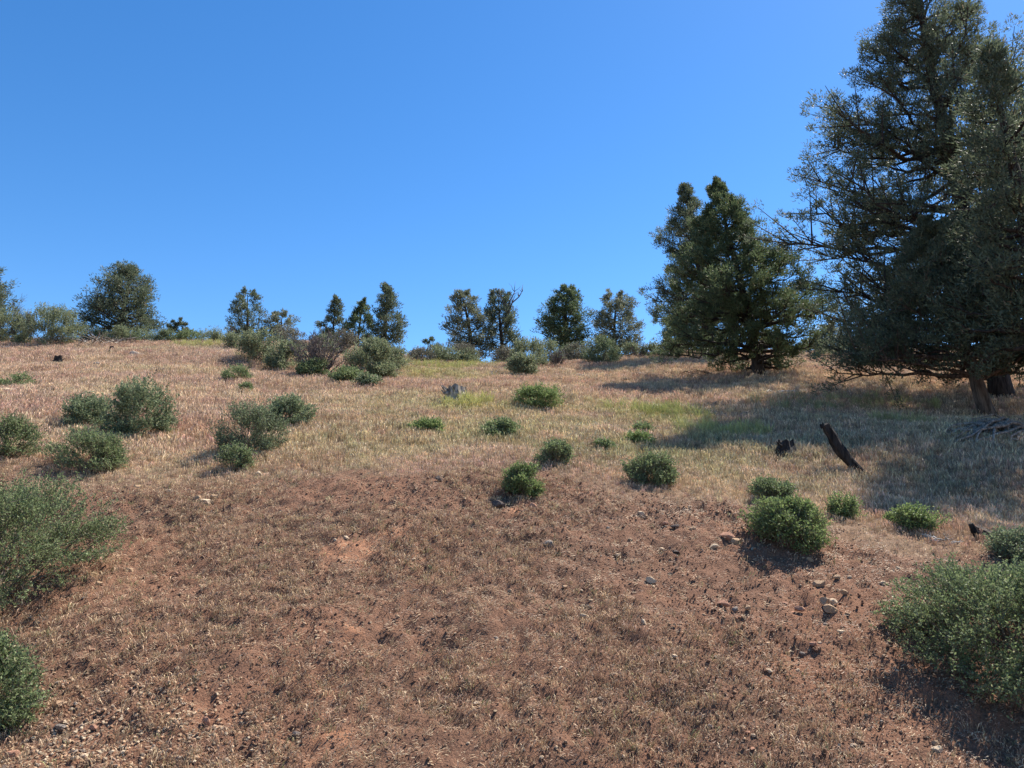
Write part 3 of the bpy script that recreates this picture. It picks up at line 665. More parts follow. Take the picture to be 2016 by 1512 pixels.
# ------------------------------------------------------------------ shrubs
def make_shrub(name, c, wx, wy, h, label, group, fol='bitter', n=4000, leaf=(.016, .008), twig=.10, seed=1, stems=26, upright=.6, lobes=5, lob_amp=.34, per=9, cat='shrub', openness=0.0, stem_mat='twig', stem_r=.006, stray=.10):
    """a dome of ascending twigs carrying small leaves, on stems that fan out from one base"""
    r = np.random.default_rng(seed)
    root = thing(name, (c[0], c[1], c[2]), label, cat, group)
    sl_x = float(ground(c[0] + .2, c[1]) - ground(c[0] - .2, c[1])) / .4; sl_y = float(ground(c[0], c[1] + .2) - ground(c[0], c[1] - .2)) / .4
    ntw = max(8, n // per)
    ncl = max(14, ntw // 26)
    cd = unit(r.normal(size=(ncl, 3))); cd[:, 2] = np.where(cd[:, 2] < -.72, -cd[:, 2], cd[:, 2])
    big = unit(r.normal(size=(lobes, 3))); cr_ = r.uniform(.78, 1.06, ncl) * (1 + (np.clip(cd @ big.T, 0, 1) ** 3 * r.uniform(-1.1, 1.0, lobes) * lob_amp).sum(1))
    ci = r.integers(0, ncl, ntw)
    d = unit(cd[ci] + r.normal(0, 1.05 / math.sqrt(ncl), (ntw, 3)))
    rr = (1 - r.random(ntw) ** 1.7 * (.50 + openness * .3)) * cr_[ci]
    rr[r.random(ntw) < stray] *= r.uniform(1.04, 1.2)
    B = d * rr[:, None] * np.array([wx / 2, wy / 2, 1.0]); B[:, 2] = np.where(B[:, 2] > 0, B[:, 2] * .64, B[:, 2] * .42) * h + h * .36
    B[:, 2] += (B[:, 0] * sl_x + B[:, 1] * sl_y) * np.clip(1.1 - B[:, 2] / h, .25, 1)
    D = unit(d * .75 + np.array([0, 0, upright]) + r.normal(0, .42, (ntw, 3)))
    TL = twig * r.uniform(.6, 1.5, ntw)[:, None]
    T0 = B - D * TL * .55; T1 = B + D * TL * .45
    f = .93 * wx / max(np.percentile(T1[:, 0], 97) - np.percentile(T1[:, 0], 3), .3 * wx); fz = .95 * h / max(np.percentile(T1[:, 2], 95), .3 * h)
    for A_ in (T0, T1):
        A_[:, :2] *= f; A_[:, 2] *= fz
        A_[:, 2] = np.maximum(A_[:, 2], A_[:, 0] * sl_x + A_[:, 1] * sl_y + .015 + .02 * r.random(ntw))
    # leaves along each twig
    k = np.repeat(np.arange(ntw), per); t = r.random((len(k), 1))
    P = T0[k] + (T1[k] - T0[k]) * t
    LD = unit(D[k] * .7 + r.normal(0, .65, (len(k), 3)))
    Vv, Fc, kk = leaves(P, LD, leaf[0] * r.uniform(.6, 1.4, len(k)), leaf[1] * r.uniform(.7, 1.3, len(k)), True, r)
    tn = np.clip(r.beta(2, 2, len(k)) * .72 + r.normal(0, .10, ntw)[k] + .12, 0, .94); tn[r.random(len(k)) < .035] = 1.0
    # twigs and stems
    sp = []
    st = 3 if h * wx > .9 and per == 9 else (2 if leaf[0] > .03 else 1)
    Vt, Qt = segs(T0[::st], T1[::st], stem_r * .32, stem_r * .14, 3)
    sp.append((Vt, Qt, np.zeros((0, 3), int)))
    for i in range(stems):
        j = r.integers(ntw); b0 = np.array([r.normal(0, .05) * wx, r.normal(0, .05) * wy, -.03]); b0[2] += b0[0] * sl_x + b0[1] * sl_y
        sp.append(tube(bend(b0, T0[j], 6, .22, .03, r), np.linspace(stem_r * 1.6, stem_r * .35, 6), 5, .05, True, r))
    link('stems', mixmesh('stems', sp, M[stem_mat], False), root)
    link('foliage', mesh_np('foliage', Vv, Fc, kk, M[fol], np.repeat(tn, kk)), root)
    return root
def shrub_px(xl, xr, vt, vb, label, group='green shrubs on the slope', Y=None, dep=.9, name='shrub', **kw):
    cx = (xl + xr) / 2
    if Y is None:
        p = at(cx, vb); wx = (xr - xl) * depth(p) / F
        yy = p[1] + wx * dep * .36
    else:
        p = at(cx, vb); yy = min(Y, p[1] + .5) if p[1] < 37 else Y
    c = atY(cx, yy); wx = (xr - xl) * depth(c) / F; h = zpix(vt, yy) - c[2]
    h = max(h, .08)
    return make_shrub(name, c, wx * .97, wx * dep, h * .97, label, group, **kw)

SH = [
    (0, 66, 732, 768, 'low flat green shrub at the left edge below the crest', dict(n=5000, seed=51)),
    (438, 498, 716, 754, 'small dark green shrub above a smaller one, left of the grey dead shrub', dict(n=4500, seed=52)),
    (466, 499, 751, 776, 'tiny green shrub directly below the small dark green one', dict(n=2200, seed=53)),
    (118, 225, 772, 852, 'left lobe of the big grey-green shrub clump upslope at the left', dict(n=9000, seed=54, fol='bitter_cool')),
    (198, 336, 750, 872, 'largest grey-green shrub upslope at the left, joined to a smaller lobe', dict(n=16000, seed=55, fol='bitter_cool')),
    (114, 258, 842, 940, 'rounded green shrub at the foot of the large grey-green clump', dict(n=14000, seed=56)),
    (-55, 70, 815, 914, 'green shrub cut by the left edge midway up the slope', dict(n=11000, seed=57)),
    (424, 562, 792, 902, 'grey-green shrub with a dark shadow under it, left of centre', dict(n=14000, seed=58, fol='bitter_cool', upright=.8)),
    (503, 609, 775, 850, 'green shrub growing upslope against the one left of centre', dict(n=10000, seed=59, fol='bitter_cool')),
    (428, 500, 872, 932, 'little shrub sprouting in the shadow below the one left of centre', dict(n=3800, seed=60)),
    (806, 876, 822, 860, 'low green shrub alone in the grass near the middle', dict(n=6000, seed=61, fol='bitter_fresh')),
    (945, 1022, 823, 866, 'rounded dark green shrub alone in the grass below the grey stump', dict(n=7000, seed=62)),
    (1010, 1101, 756, 811, 'dense round green shrub right of the grey stump', dict(n=10000, seed=63, fol='bitter_fresh', upright=.4)),
    (1053, 1129, 862, 923, 'open green shrub just above the one on the lip of the bank', dict(n=6500, seed=64)),
    (990, 1073, 908, 986, 'upright green shrub standing on the lip of the bare bank', dict(n=9000, seed=65, fol='bitter_fresh')),
    (1165, 1211, 862, 893, 'small sparse green shrub in the yellowish grass', dict(n=2300, seed=66)),
    (1228, 1290, 848, 882, 'lower half of a small double shrub in the yellowish grass', dict(n=4000, seed=67, fol='bitter_fresh')),
    (1236, 1288, 830, 862, 'upper half of a small double shrub in the yellowish grass', dict(n=3400, seed=68)),
    (1228, 1334, 889, 962, 'wide spreading green shrub right of the bank lip', dict(n=9500, seed=69, upright=.7)),
    (1482, 1572, 938, 1000, 'upper smaller shrub behind the dense one above a dark shadow', dict(n=7500, seed=70)),
    (1484, 1639, 975, 1092, 'dense green shrub casting a dark shadow on the right of the bank', dict(n=17000, seed=71, fol='bitter_fresh')),
    (1630, 1701, 971, 1027, 'thin yellowish green shrub right of the dense one', dict(n=4200, seed=72, fol='bitter_fresh')),
    (1750, 1843, 992, 1049, 'small twin lobed green shrub alone in dry grass at the right', dict(n=7000, seed=73, fol='bitter_fresh')),
    (1956, 2080, 1035, 1118, 'grey-green shrub cut by the right edge above the big front one', dict(n=9000, seed=74, fol='bitter_cool')),
    (1792, 2240, 1108, 1425, 'big green shrub in the right foreground', dict(n=54000, seed=75, fol='bitter', per=12, twig=.12, stems=60, leaf=(.022, .0105), lob_amp=.10, stray=.03)),
    (-250, 205, 938, 1250, 'big green shrub in the left foreground', dict(n=52000, seed=76, fol='bitter', per=12, twig=.12, stems=60, leaf=(.022, .0105), lob_amp=.10, stray=.03)),
    (-150, 72, 1248, 1484, 'green shrub in the bottom left corner', dict(n=24000, seed=77, fol='bitter', per=12, twig=.12, stems=40, leaf=(.022, .0105), lob_amp=.10)),
]
for xl, xr, vt, vb, lab, kw in SH:
    far = vb < 900
    kw = dict(dict(leaf=(.036, .018) if far else (.026, .0125), twig=.14 if far else .12, per=8), **kw)
    shrub_px(xl, xr, vt, vb, lab, **kw)
RS = [  # brush along the crest
    (-40, 42, 600, 672, 35.5, 'tall grey-green brush at the left edge on the crest', dict(fol='sage', n=6000, upright=1.1)),
    (20, 66, 612, 672, 36.5, 'darker brush between two pale sagebrushes at the far left', dict(fol='grey_brush', n=3500, upright=1.2)),
    (46, 157, 598, 678, 34.5, 'large spiky pale green sagebrush on the crest at the left', dict(fol='sage', n=12000, upright=1.6, stray=.14)),
    (20, 60, 655, 678, 34.5, 'low pale tuft of brush at the foot of the darker brush', dict(fol='sage', n=1800)),
    (205, 262, 640, 676, 36, 'low sagebrush in front of the broad crest juniper', dict(fol='sage', n=3200)),
    (250, 310, 646, 674, 36.5, 'low green brush right of the broad crest juniper', dict(fol='bitter_cool', n=3000)),
    (300, 345, 645, 672, 37, 'dark low brush beside the two juniper seedlings', dict(fol='bitter_cool', n=2200)),
    (345, 400, 644, 672, 37, 'green low brush just right of the two juniper seedlings', dict(fol='bitter', n=2600)),
    (398, 452, 645, 676, 37, 'grey-green brush at the crest left of the double topped juniper', dict(fol='sage', n=2800)),
    (440, 485, 655, 690, 35, 'pale brush at the foot of the double topped juniper', dict(fol='sage', n=2200)),
    (466, 548, 648, 722, 30.5, 'open leggy sagebrush left of the grey dead shrub', dict(fol='sage', n=6500, upright=1.1, openness=.6)),
    (520, 600, 668, 735, 30.5, 'greenish brush pressed against the left of the grey dead shrub', dict(fol='sage', n=5000, openness=.5)),
    (540, 600, 640, 690, 33, 'pale brush behind the grey dead shrub', dict(fol='grey_brush', n=3200)),
    (680, 782, 664, 748, 28.5, 'large grey-green sagebrush right of the grey dead shrub', dict(fol='sage', n=9500, upright=.9)),
    (640, 715, 722, 758, 26.5, 'low green brush in front of the large grey-green sagebrush', dict(fol='bitter', n=4200)),
    (695, 748, 735, 768, 25.5, 'small trailing green brush at the lower right of the sagebrush clump', dict(fol='bitter_cool', n=2600)),
    (640, 700, 650, 700, 33, 'greyish brush under the three close junipers', dict(fol='grey_brush', n=3200)),
    (745, 805, 680, 735, 31.5, 'thin yellowish brush right of the sagebrush clump', dict(fol='sage', n=3000, openness=.6)),
    (800, 860, 682, 716, 35.5, 'grey brush at the crest left of the half dead juniper', dict(fol='grey_brush', n=3000)),
    (845, 905, 678, 716, 35.5, 'leggy grey-green brush left of the half dead juniper base', dict(fol='sage', n=3200, openness=.5)),
    (890, 950, 684, 718, 35.5, 'grey-green brush hiding the half dead juniper base', dict(fol='sage', n=3200)),
    (968, 1022, 680, 716, 35.5, 'grey brush right of the sky gap in the crest', dict(fol='grey_brush', n=3000)),
    (1000, 1078, 664, 725, 34, 'tall grey-green sagebrush behind the round dark one', dict(fol='sage', n=5500, upright=.9)),
    (1000, 1062, 694, 744, 30, 'round dark sagebrush with pink grass at its foot', dict(fol='sage', n=5500)),
    (1098, 1160, 676, 712, 36, 'low green brush under the dense green crest juniper', dict(fol='bitter_cool', n=3200)),
    (1152, 1226, 660, 716, 32.5, 'round bright green brush on the crest below the greyish juniper', dict(fol='bitter_cool', n=7500, upright=1.1)),
    (1222, 1262, 672, 700, 37, 'pale brush right of the round bright green one', dict(fol='sage', n=2000)),
    (1255, 1305, 672, 702, 36, 'dry pale brush beside the dead snag on the crest', dict(fol='sage', n=2400)),
    (1298, 1350, 665, 705, 35.5, 'green brush at the left foot of the paired junipers', dict(fol='bitter_cool', n=2600)),
    (600, 662, 655, 700, 32, 'pale sage behind the right half of the grey dead shrub', dict(fol='sage', n=3400)),
    (580, 650, 705, 746, 26, 'dark green low brush under the stems of the grey dead shrub', dict(fol='bitter', n=3400)),
    (860, 950, 672, 712, 36.5, 'wide grey brush behind the half dead juniper base', dict(fol='grey_brush', n=4200)),
    (1040, 1112, 668, 716, 34.5, 'grey-green brush between the tall sagebrush and the leafless shrub', dict(fol='sage', n=4200)),
    (1105, 1170, 672, 702, 35.5, 'dark brush left of the round bright green one', dict(fol='grey_brush', n=3200)),
    (160, 215, 645, 674, 37, 'dark brush behind the grey branch pile', dict(fol='bitter_cool', n=2600)),
    (1560, 1640, 668, 704, 34, 'grey-green brush behind the right side of the paired junipers', dict(fol='sage', n=3400)),
    (1640, 1730, 660, 700, 35, 'shaded brush seen under the tall right juniper', dict(fol='sage', n=3400)),
]
for k, (xl, xr, vt, vb, Y, lab, kw) in enumerate(RS):
    kw['n'] = int(kw['n'] * 1.55)
    kw = dict(dict(leaf=(.066, .028), twig=.26, per=9, seed=200 + k, stem_r=.011, stems=22), **kw)
    shrub_px(xl, xr, vt, vb, lab, 'brush along the crest', Y=Y, dep=.8, name='sagebrush', **kw)

# leafless shrubs
def bare_shrub(xl, xr, vt, Y, label, seed, n=34, dark='dead_twig', r0=.03, name='dead_shrub', leafy=0):
    r = np.random.default_rng(seed); cx = (xl + xr) / 2; c = atY(cx, Y); wx = (xr - xl) * depth(c) / F; h = zpix(vt, Y) - c[2]
    root = thing(name, c, label, 'shrub', 'leafless shrubs')
    parts = []; tips0, tips1 = [], []
    for i in range(n):
        az = r.uniform(0, 6.28); q = math.sqrt(r.random()); tip = np.array([math.cos(az) * wx * .47 * q, math.sin(az) * wx * .35 * q, h * (1 - .45 * q * q) * r.uniform(.72, 1.0)])
        P = bend(np.array([r.normal(0, .04), r.normal(0, .04), -.04]), tip, 8, .30, .02, r); parts.append(tube(P, np.linspace(r0, r0 * .18, 8), 5, .05, True, r))
        for j in range(11):
            a = P[r.integers(3, 8)]; d = unit(unit(tip) + r.normal(0, .55, 3)); b = a + d * r.uniform(.12, .38) * h * .6
            tips0.append(a); tips1.append(b)
            for _ in range(3):
                tt = r.uniform(.3, 1); m = a + (b - a) * tt; tips0.append(m); tips1.append(m + unit(d + r.normal(0, .7, 3)) * r.uniform(.08, .2) * h * .5)
    V, Q = segs(np.array(tips0), np.array(tips1), r0 * .28, r0 * .12, 3)
    link('stems', mixmesh('stems', parts, M[dark], True), root)
    link('twigs', mixmesh('twigs', [(V, Q, np.zeros((0, 3), int))], M[dark], False), root)
bare_shrub(570, 690, 650, 22.9, 'large grey dead shrub with fanned bare stems', 301, 46)
bare_shrub(1072, 1116, 684, 30.5, 'dark leafless shrub leaning right of the tall sagebrush', 302, 22, 'dead_twig')
bare_shrub(690, 760, 655, 25.5, 'bare twiggy shrub arching over the grey-green sagebrush', 303, 22)
bare_shrub(15, 40, 585, 36, 'thin bare twigs rising above the brush at the far left', 304, 10, r0=.015)
bare_shrub(440, 470, 640, 38, 'thin leafless twigs on the crest left of the double topped juniper', 305, 10, r0=.015)
bare_shrub(1240, 1280, 672, 36, 'tangled dead twigs below the greyish crest juniper', 306, 16, r0=.02)

# brush pile and fallen dead wood
def sticks(name, base, label, cat, n, L, rad, spread, seed, m='grey_wood', flat=.35, direction=None, group=None):
    r = np.random.default_rng(seed); root = thing(name, base, label, cat, group)
    for i in range(n):
        az = r.uniform(0, 6.28) if direction is None else direction + r.normal(0, .5)
        l = L * r.uniform(.45, 1.1); a = np.array([r.normal(0, spread), r.normal(0, spread * .6), 0]); d = np.array([math.cos(az), math.sin(az), r.uniform(-.05, flat)])
        b = a + d * l
        a[2] = ground(base[0] + a[0], base[1] + a[1]) - base[2] + rad * .4 + r.uniform(0, .05)
        b[2] = max(ground(base[0] + b[0], base[1] + b[1]) - base[2] + rad * .3, a[2] + d[2] * l)
        parts = [tube(bend(a, b, 7, r.uniform(-.25, .1), .03, r), np.linspace(rad, rad * .25, 7), 6, .08, True, r)]
        P = bend(a, b, 7, 0, 0, r)
        for j in range(3):
            s = P[r.integers(2, 6)]; parts.append(tube(bend(s, s + unit(d + r.normal(0, .6, 3) + [0, 0, .3]) * l * .3, 4, .1, .04, r), np.linspace(rad * .4, rad * .12, 4), 4, 0, True, r))
        link('branch', mixmesh('branch', parts, M[m], True), root)
    return root
sticks('brush_pile', atY(195, 34.5), 'pile of bleached grey dead branches below the broad crest juniper', 'branch pile', 26, 1.5, .035, .45, 401, flat=.45)
sticks('fallen_branches', at(1520, 778), 'forked grey dead branches lying in the sun near the tree shadow', 'branches', 6, .8, .022, .15, 402, 'pale_wood', .2)
sticks('fallen_twigs', at(965, 742), 'short dead sticks poking up from the grass by the crest', 'branches', 3, .6, .025, .12, 403, 'dead_twig', .7)
sticks('fallen_branches', at(1400, 738), 'thin bare branch trailing from under the rear paired juniper', 'branches', 3, 1.3, .02, .2, 404, 'bark_dark', .2, math.pi)
sticks('twig_litter', at(1862, 1072), 'small tangle of bleached white wood in dry grass at the right', 'branches', 9, .17, .008, .04, 405, 'pale_wood', .45)

def stump(name, px, py, w, h, label, m, seed, spikes=5, cat='stump', tilt=0.0, roots=5):
    r = np.random.default_rng(seed); b = at(px, py); s = depth(b) / F; w *= s; h *= s
    root = thing(name, b, label, cat)
    n, sd = 9, 14; zz = np.linspace(-.06, h * .74, n); V = []
    for i, z in enumerate(zz):
        t = max(z, 0) / h; rad = w * .42 * (1.25 - .75 * t + .35 * math.exp(-t * 8))
        for k in range(sd):
            a = 6.283 * k / sd; q = rad * (1 + .22 * math.cos(3 * a + seed) + .12 * math.cos(7 * a + seed * 2) + r.normal(0, .05))
            V.append([q * math.cos(a) + tilt * z, q * math.sin(a) * .85, z + (h * .22 * r.random() if i == n - 1 else 0)])
    V = np.array(V); Q = [[i * sd + k, i * sd + (k + 1) % sd, (i + 1) * sd + (k + 1) % sd, (i + 1) * sd + k] for i in range(n - 1) for k in range(sd)]
    V = np.vstack([V, [[tilt * h * .5, 0, h * .42]]]); top = len(V) - 1
    T = [[(n - 1) * sd + k, (n - 1) * sd + (k + 1) % sd, top] for k in range(sd)]
    trunk = link('trunk', mixmesh('trunk', [(V, Q, T)], M[m], False), root)
    for k in range(spikes):
        a = r.uniform(0, 6.28); p = np.array([math.cos(a) * w * .28, math.sin(a) * w * .22, h * .45]); q = p + np.array([r.normal(0, .32) * w, r.normal(0, .15) * w, h * r.uniform(.15, .60)])
        link('splinter', mixmesh('splinter', [tube(bend(p, q, 6, .3, .06, r), np.linspace(w * .09, w * .02, 6), 6, .15, True, r)], M[m], False), trunk)
    for k in range(roots):
        a = 6.28 * k / max(roots, 1) + r.normal(0, .3); p = np.array([math.cos(a) * w * .2, math.sin(a) * w * .2, h * .2]); e = np.array([math.cos(a), math.sin(a), 0]) * w * r.uniform(.55, .85)
        e[2] = ground(b[0] + e[0], b[1] + e[1]) - b[2] - .02
        link('root', mixmesh('root', [tube(bend(p, e, 6, -.25, .05, r), np.linspace(w * .13, w * .035, 6), 7, .15, True, r)], M[m], False), root)
    return root
stump('dead_stump', 899, 794, 50, 40, 'weathered grey stump with gnarled upturned roots in the middle of the slope', 'grey_wood', 501, 5, roots=9)
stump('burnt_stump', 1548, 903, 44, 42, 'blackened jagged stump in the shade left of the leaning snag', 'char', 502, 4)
stump('small_stump', 113, 719, 20, 21, 'small dark stump in the pink grass at the upper left', 'char', 503, 3)
stump('small_stump', 220, 692, 10, 13, 'tiny dark upright stub near the crest at the left', 'char', 504, 2, roots=2)
stump('grey_stub', 1284, 672, 10, 22, 'leaning dead snag stub on the crest left of the paired junipers', 'bark_dark', 505, 2, roots=2)

def log_px(name, pix, radii, label, m, cat, seed, lift=None):
    """a dead stem whose pixel path runs over the ground; lift gives the height of each point above ground in metres"""
    r = np.random.default_rng(seed); p0 = at(*pix[0]); pts = []
    for i, (px, py) in enumerate(pix):
        if lift and lift[i] is not None:
            Yp = p0[1]; z = zpix(py, Yp); q = np.array([(px - 1008) / F * (Yp * cp + (z - CAM_H) * sp), Yp, z])
        else: q = at(px, py); q[2] += radii[i] * .8
        pts.append(q)
    pts = np.array(pts); root = thing(name, p0, label, cat)
    t = np.linspace(0, len(pts) - 1, 16); P = np.stack([np.interp(t, np.arange(len(pts)), pts[:, k]) for k in range(3)], 1)
    for _ in range(2): P[1:-1] = (P[:-2] + 2 * P[1:-1] + P[2:]) / 4
    rad = np.interp(t, np.arange(len(pts)), radii)
    link('stem', mixmesh('stem', [tube(P - p0, rad, 12, .10, True, r, .12)], M[m], False), root)
    return root, P - p0, rad
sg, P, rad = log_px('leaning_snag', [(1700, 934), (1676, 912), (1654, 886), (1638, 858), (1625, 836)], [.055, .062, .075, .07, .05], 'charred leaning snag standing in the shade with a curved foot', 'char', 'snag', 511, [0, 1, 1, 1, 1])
for k in range(4):
    a = P[-1] + np.array([(k - 1.5) * .022, 0, -.04]); link('splinter', mixmesh('splinter', [tube(bend(a, a + np.array([(k - 1.5) * .012 - .02, 0, .05 + .02 * (k % 2)]), 4, 0, .03), [.03, .028, .02, .008], 5, .1)], M['grey_wood' if k == 2 else 'char']), sg)
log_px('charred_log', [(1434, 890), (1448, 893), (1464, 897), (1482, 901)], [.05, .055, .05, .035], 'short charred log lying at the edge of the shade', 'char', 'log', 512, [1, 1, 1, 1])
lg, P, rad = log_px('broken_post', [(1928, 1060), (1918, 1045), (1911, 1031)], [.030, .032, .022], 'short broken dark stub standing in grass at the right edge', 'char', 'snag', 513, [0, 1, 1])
log_px('fallen_log', [(1925, 1050), (1950, 1062), (1975, 1074)], [.045, .045, .03], 'dark fallen stick running from the broken stub toward the right shrub', 'bark_dark', 'log', 514)
log_px('fallen_log', [(398, 749), (418, 747), (442, 750)], [.06, .07, .05], 'weathered log half hidden in pink grass beside the small dark green shrub', 'dead_twig', 'log', 515, [1, 1, 1])

# exposed roots at the foot of the leaning juniper
def root_mat():
    b = at(1945, 850); root = thing('root_mass', b, 'tangled mat of exposed grey roots under the leaning juniper', 'roots'); r = np.random.default_rng(520)
    for i in range(46):
        s = at(r.uniform(1925, 2050), r.uniform(828, 862)); e = at(r.uniform(1835, 1990), r.uniform(850, 885)); n = 9
        P = s + (e - s) * np.linspace(0, 1, n)[:, None]; P[:, 0] += np.cumsum(r.normal(0, .05, n)); P[:, 1] += np.cumsum(r.normal(0, .04, n))
        hump = .16 * np.exp(-((P[:, 0] - b[0]) / 1.0) ** 2) * r.uniform(.3, 1.4)
        P[:, 2] = ground(P[:, 0], P[:, 1]) + hump + r.normal(0, .02, n) + .02; P[0, 2] -= .04; P[-1, 2] = ground(P[-1, 0], P[-1, 1]) - .01
        rd = r.uniform(.012, .045); link('root', mixmesh('root', [tube(P - b, np.linspace(rd, rd * .4, n), 6, .15, True, r)], M['root'], True), root)
root_mat()

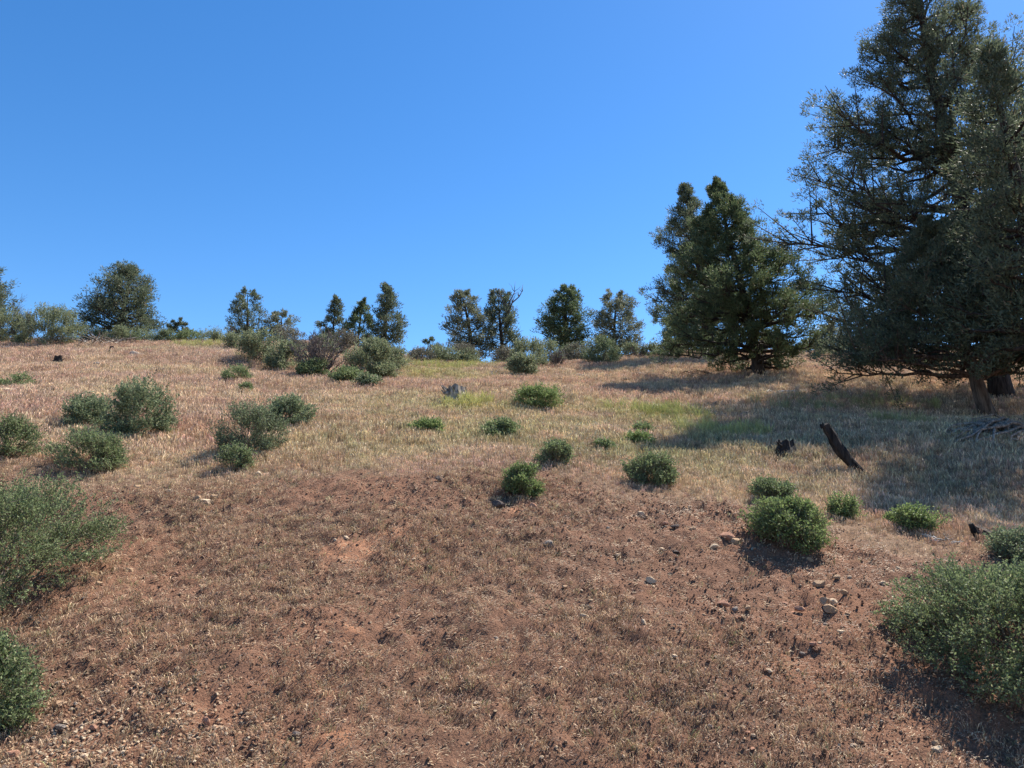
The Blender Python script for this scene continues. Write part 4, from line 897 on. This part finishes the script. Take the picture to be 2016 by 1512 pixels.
# ------------------------------------------------------------------ stones
RK = [  # x, y of the foot, width px, height px, material, label
    (979, 1009, 24, 20, 'rock_dark', 'dark blocky stone at the foot of the shrub on the bank lip'), (1051, 998, 20, 15, 'rock_red', 'pinkish stone right of the shrub on the bank lip'),
    (865, 951, 15, 13, 'rock_dark', 'small black stone in the grass edge left of the lip shrub'), (1436, 1066, 26, 20, 'rock_red', 'larger square brown stone left of the shrub with the dark shadow'),
    (1452, 1070, 20, 17, 'rock_tan', 'tan stone touching the larger square brown one'), (1406, 1079, 15, 9, 'rock_pale', 'flat pale stone below the square brown one'),
    (1640, 1216, 30, 17, 'rock_tan', 'largest tan slab in the small rock pile on the right bank'), (1630, 1206, 22, 17, 'rock_tan', 'upright stone leaning on the tan slab of the rock pile'), (1640, 1198, 22, 10, 'rock_pale', 'flat pale stone topping the rock pile'),
    (1616, 1161, 22, 15, 'rock_tan', 'tan wedge stone upslope of the rock pile'), (1574, 1209, 18, 14, 'rock_red', 'pinkish stone left of the rock pile'), (1665, 1178, 16, 10, 'rock_tan', 'small tan stone above and right of the rock pile'),
    (1283, 1152, 17, 14, 'rock_pale', 'pale lone stone in the middle of the bare bank'), (1428, 1201, 18, 13, 'rock_red', 'flat pink stone in a row on the right bank'), (1450, 1203, 14, 11, 'rock_grey', 'grey stone next to the flat pink one'), (1474, 1208, 12, 10, 'rock_tan', 'tan pebble ending the row with the flat pink stone'),
    (1658, 1254, 13, 8, 'rock_pale', 'small flat pale stone below the rock pile'), (1606, 1283, 15, 10, 'rock_red', 'reddish chip left of the big right foreground shrub'), (1573, 1328, 10, 7, 'rock_pale', 'tiny pale chip on the lower right bank'),
    (402, 1432, 17, 24, 'rock_red', 'upright orange stone in the lower left foreground'), (584, 1442, 18, 15, 'rock_grey', 'pale grey stone in the lower left foreground'), (1849, 1490, 20, 15, 'rock_pale', 'cream stone near the bottom right corner'),
    (1147, 1221, 13, 8, 'rock_pale', 'small white chip on the middle of the bank'), (1168, 1386, 22, 12, 'rock_tan', 'flat tan stone near the bottom middle'), (1268, 1237, 12, 12, 'rock_pale', 'cream pebble below the pale lone stone'),
    (506, 938, 12, 12, 'rock_pale', 'white stone below the shadowed shrub left of centre'), (404, 997, 22, 11, 'rock_pale', 'wide pale stone in the left cluster on the bank'), (388, 991, 16, 9, 'rock_tan', 'tan stone left in the left cluster on the bank'), (420, 990, 15, 9, 'rock_tan', 'tan stone right in the left cluster on the bank'),
    (270, 961, 15, 9, 'rock_tan', 'tan stone below the rounded shrub at left'), (310, 975, 16, 7, 'rock_pale', 'flat pale stone above the left cluster'), (328, 974, 11, 8, 'rock_pale', 'pale pebble beside the flat pale stone above the left cluster'), (273, 979, 9, 6, 'rock_tan', 'small tan pebble by the top of the left foreground shrub'),
    (1741, 1152, 15, 8, 'rock_pale', 'thin pale stone left of the big right foreground shrub'), (1330, 1040, 15, 9, 'rock_dark', 'dark flat stone near the grass edge right of the bank lip'), (1365, 1048, 14, 9, 'rock_tan', 'tan stone near the grass edge right of the bank lip'), (1262, 1014, 11, 9, 'rock_pale', 'pale yellow stone under the bank lip'), (1272, 1021, 12, 7, 'rock_tan', 'tan chip under the pale yellow stone'),
    (1144, 981, 11, 8, 'rock_grey', 'grey stone on the bank lip right of the shrub'), (1310, 1042, 13, 10, 'rock_red', 'brown stone half sunk near the grass edge'), (1330, 1092, 15, 6, 'rock_dark', 'long dark stone on the right of the bank'), (1304, 1080, 10, 7, 'rock_pale', 'white pebble above the long dark stone'), (1080, 1080, 22, 14, 'rock_grey', 'grey lichen crusted stone in the middle of the bank'),
    (1005, 1115, 9, 9, 'rock_red', 'dark red clod below the grey lichen crusted stone'), (680, 1063, 12, 8, 'rock_pale', 'white stone above the orange soil patch'), (1157, 1203, 15, 11, 'rock_dark', 'dark clod in the middle of the bank'), (1320, 1131, 10, 8, 'rock_dark', 'dark stone upslope of the pale lone stone'),
    (250, 1136, 20, 8, 'rock_tan', 'thin tan slab right of the left foreground shrub'), (193, 1160, 12, 10, 'rock_tan', 'tan stone at the edge of the left foreground shrub'), (115, 1402, 22, 12, 'rock_tan', 'long tan stone in the gravel at lower left'), (115, 1437, 18, 12, 'rock_grey', 'grey stone in the gravel at lower left'), (182, 1443, 15, 10, 'rock_red', 'orange stone beside the gravel at lower left'), (20, 1500, 24, 15, 'rock_red', 'pink stone at the very bottom left corner'), (160, 1498, 18, 9, 'rock_pale', 'pale stone at the bottom edge in the gravel'),
    (1790, 1240, 16, 10, 'rock_tan', 'tan stone half under the big right foreground shrub'), (1650, 1145, 14, 9, 'rock_tan', 'tan chip below the shrub with the dark shadow'), (1596, 1106, 14, 9, 'rock_tan', 'tan stone at the lower edge of the dark shadow'),
    (188, 722, 18, 10, 'rock_grey', 'grey stone right of the small dark stump at the upper left'), (264, 703, 30, 13, 'rock_grey', 'largest grey rock in pink grass near the crest at left'), (315, 733, 16, 11, 'rock_dark', 'dark rock in pink grass below the largest grey rock'), (10, 690, 28, 10, 'rock_dark', 'dark flat rock at the left edge under the crest'), (12, 775, 24, 14, 'rock_pale', 'pale grey rock below the flat shrub at the left edge'),
    (945, 717, 26, 9, 'rock_dark', 'dark rock in the sky gap on the crest'), (1150, 745, 40, 11, 'rock_grey', 'low grey rock outcrop in the sunny grass left of the tree shadow'), (1195, 744, 22, 10, 'rock_dark', 'dark rock right of the low outcrop'), (1230, 752, 12, 10, 'rock_dark', 'dark stone between the two tree shadows'), (1262, 741, 22, 11, 'rock_grey', 'grey rock between the two tree shadows'), (1200, 755, 14, 6, 'rock_pale', 'pale flat stone between the two tree shadows'),
    (1410, 800, 13, 12, 'rock_dark', 'dark stone on the sunny strip left of the shade'), (1430, 805, 10, 8, 'rock_dark', 'smaller dark stone next to the shade edge'), (1465, 820, 18, 10, 'rock_dark', 'dark rock at the top edge of the shade'), (1493, 822, 12, 8, 'rock_dark', 'small dark rock at the top edge of the shade'), (1750, 975, 14, 10, 'rock_dark', 'dark stone on the lower edge of the big shade'),
]
shapes = {}
for k, (px, py, wp, hp, m, lab) in enumerate(RK):
    key = (m, k % 5)
    if key not in shapes: shapes[key] = rock_mesh('rock', M[m], 700 + 13 * (k % 5) + len(shapes), .85, 2, .22, 10)
    b = at(px, py); s = depth(b) / F; wm, hm = wp * s, hp * s * 1.15
    y = b[1] + wm * .3; z = gz(b[0], y)
    o = link('rock', shapes[key], None, (b[0], y, z + hm * .26)); o.scale = (wm * .72, wm * .55, hm * .62)
    o.rotation_euler = (random.uniform(.1, .5), random.uniform(-.2, .2), random.uniform(-.5, .5)); tag(o, lab, 'rock', 'stones on the slope')
# loose stones that nothing tells apart
nr = 0
while nr < 150:
    px, py = random.uniform(60, 1990), random.uniform(985, 1500)
    right = 1180 < px < 1760
    if not right and random.random() < .55: continue
    b = at(px, py)
    if soilness(b[0], b[1]) < .7: continue
    wm = random.uniform(.018, .042); m = random.choice(['rock_tan', 'rock_tan', 'rock_pale', 'rock_red', 'rock_grey']); key = (m, random.randint(0, 4))
    if key not in shapes: shapes[key] = rock_mesh('rock', M[m], 900 + len(shapes), .85, 2, .22, 10)
    o = link('loose_stone', shapes[key], None, (b[0], b[1], gz(b[0], b[1]) + wm * .18)); o.scale = (wm * .8, wm * .62, wm * .45)
    o.rotation_euler = (random.uniform(.1, .6), random.uniform(-.3, .3), random.uniform(-.9, .9))
    tag(o, 'small loose stone lying on the bare soil bank', 'stone', 'loose stones on the bank'); nr += 1

print('GRASS', NG, 'FACES', sum(len(o.data.polygons) for o in C.objects if o.type == 'MESH'))
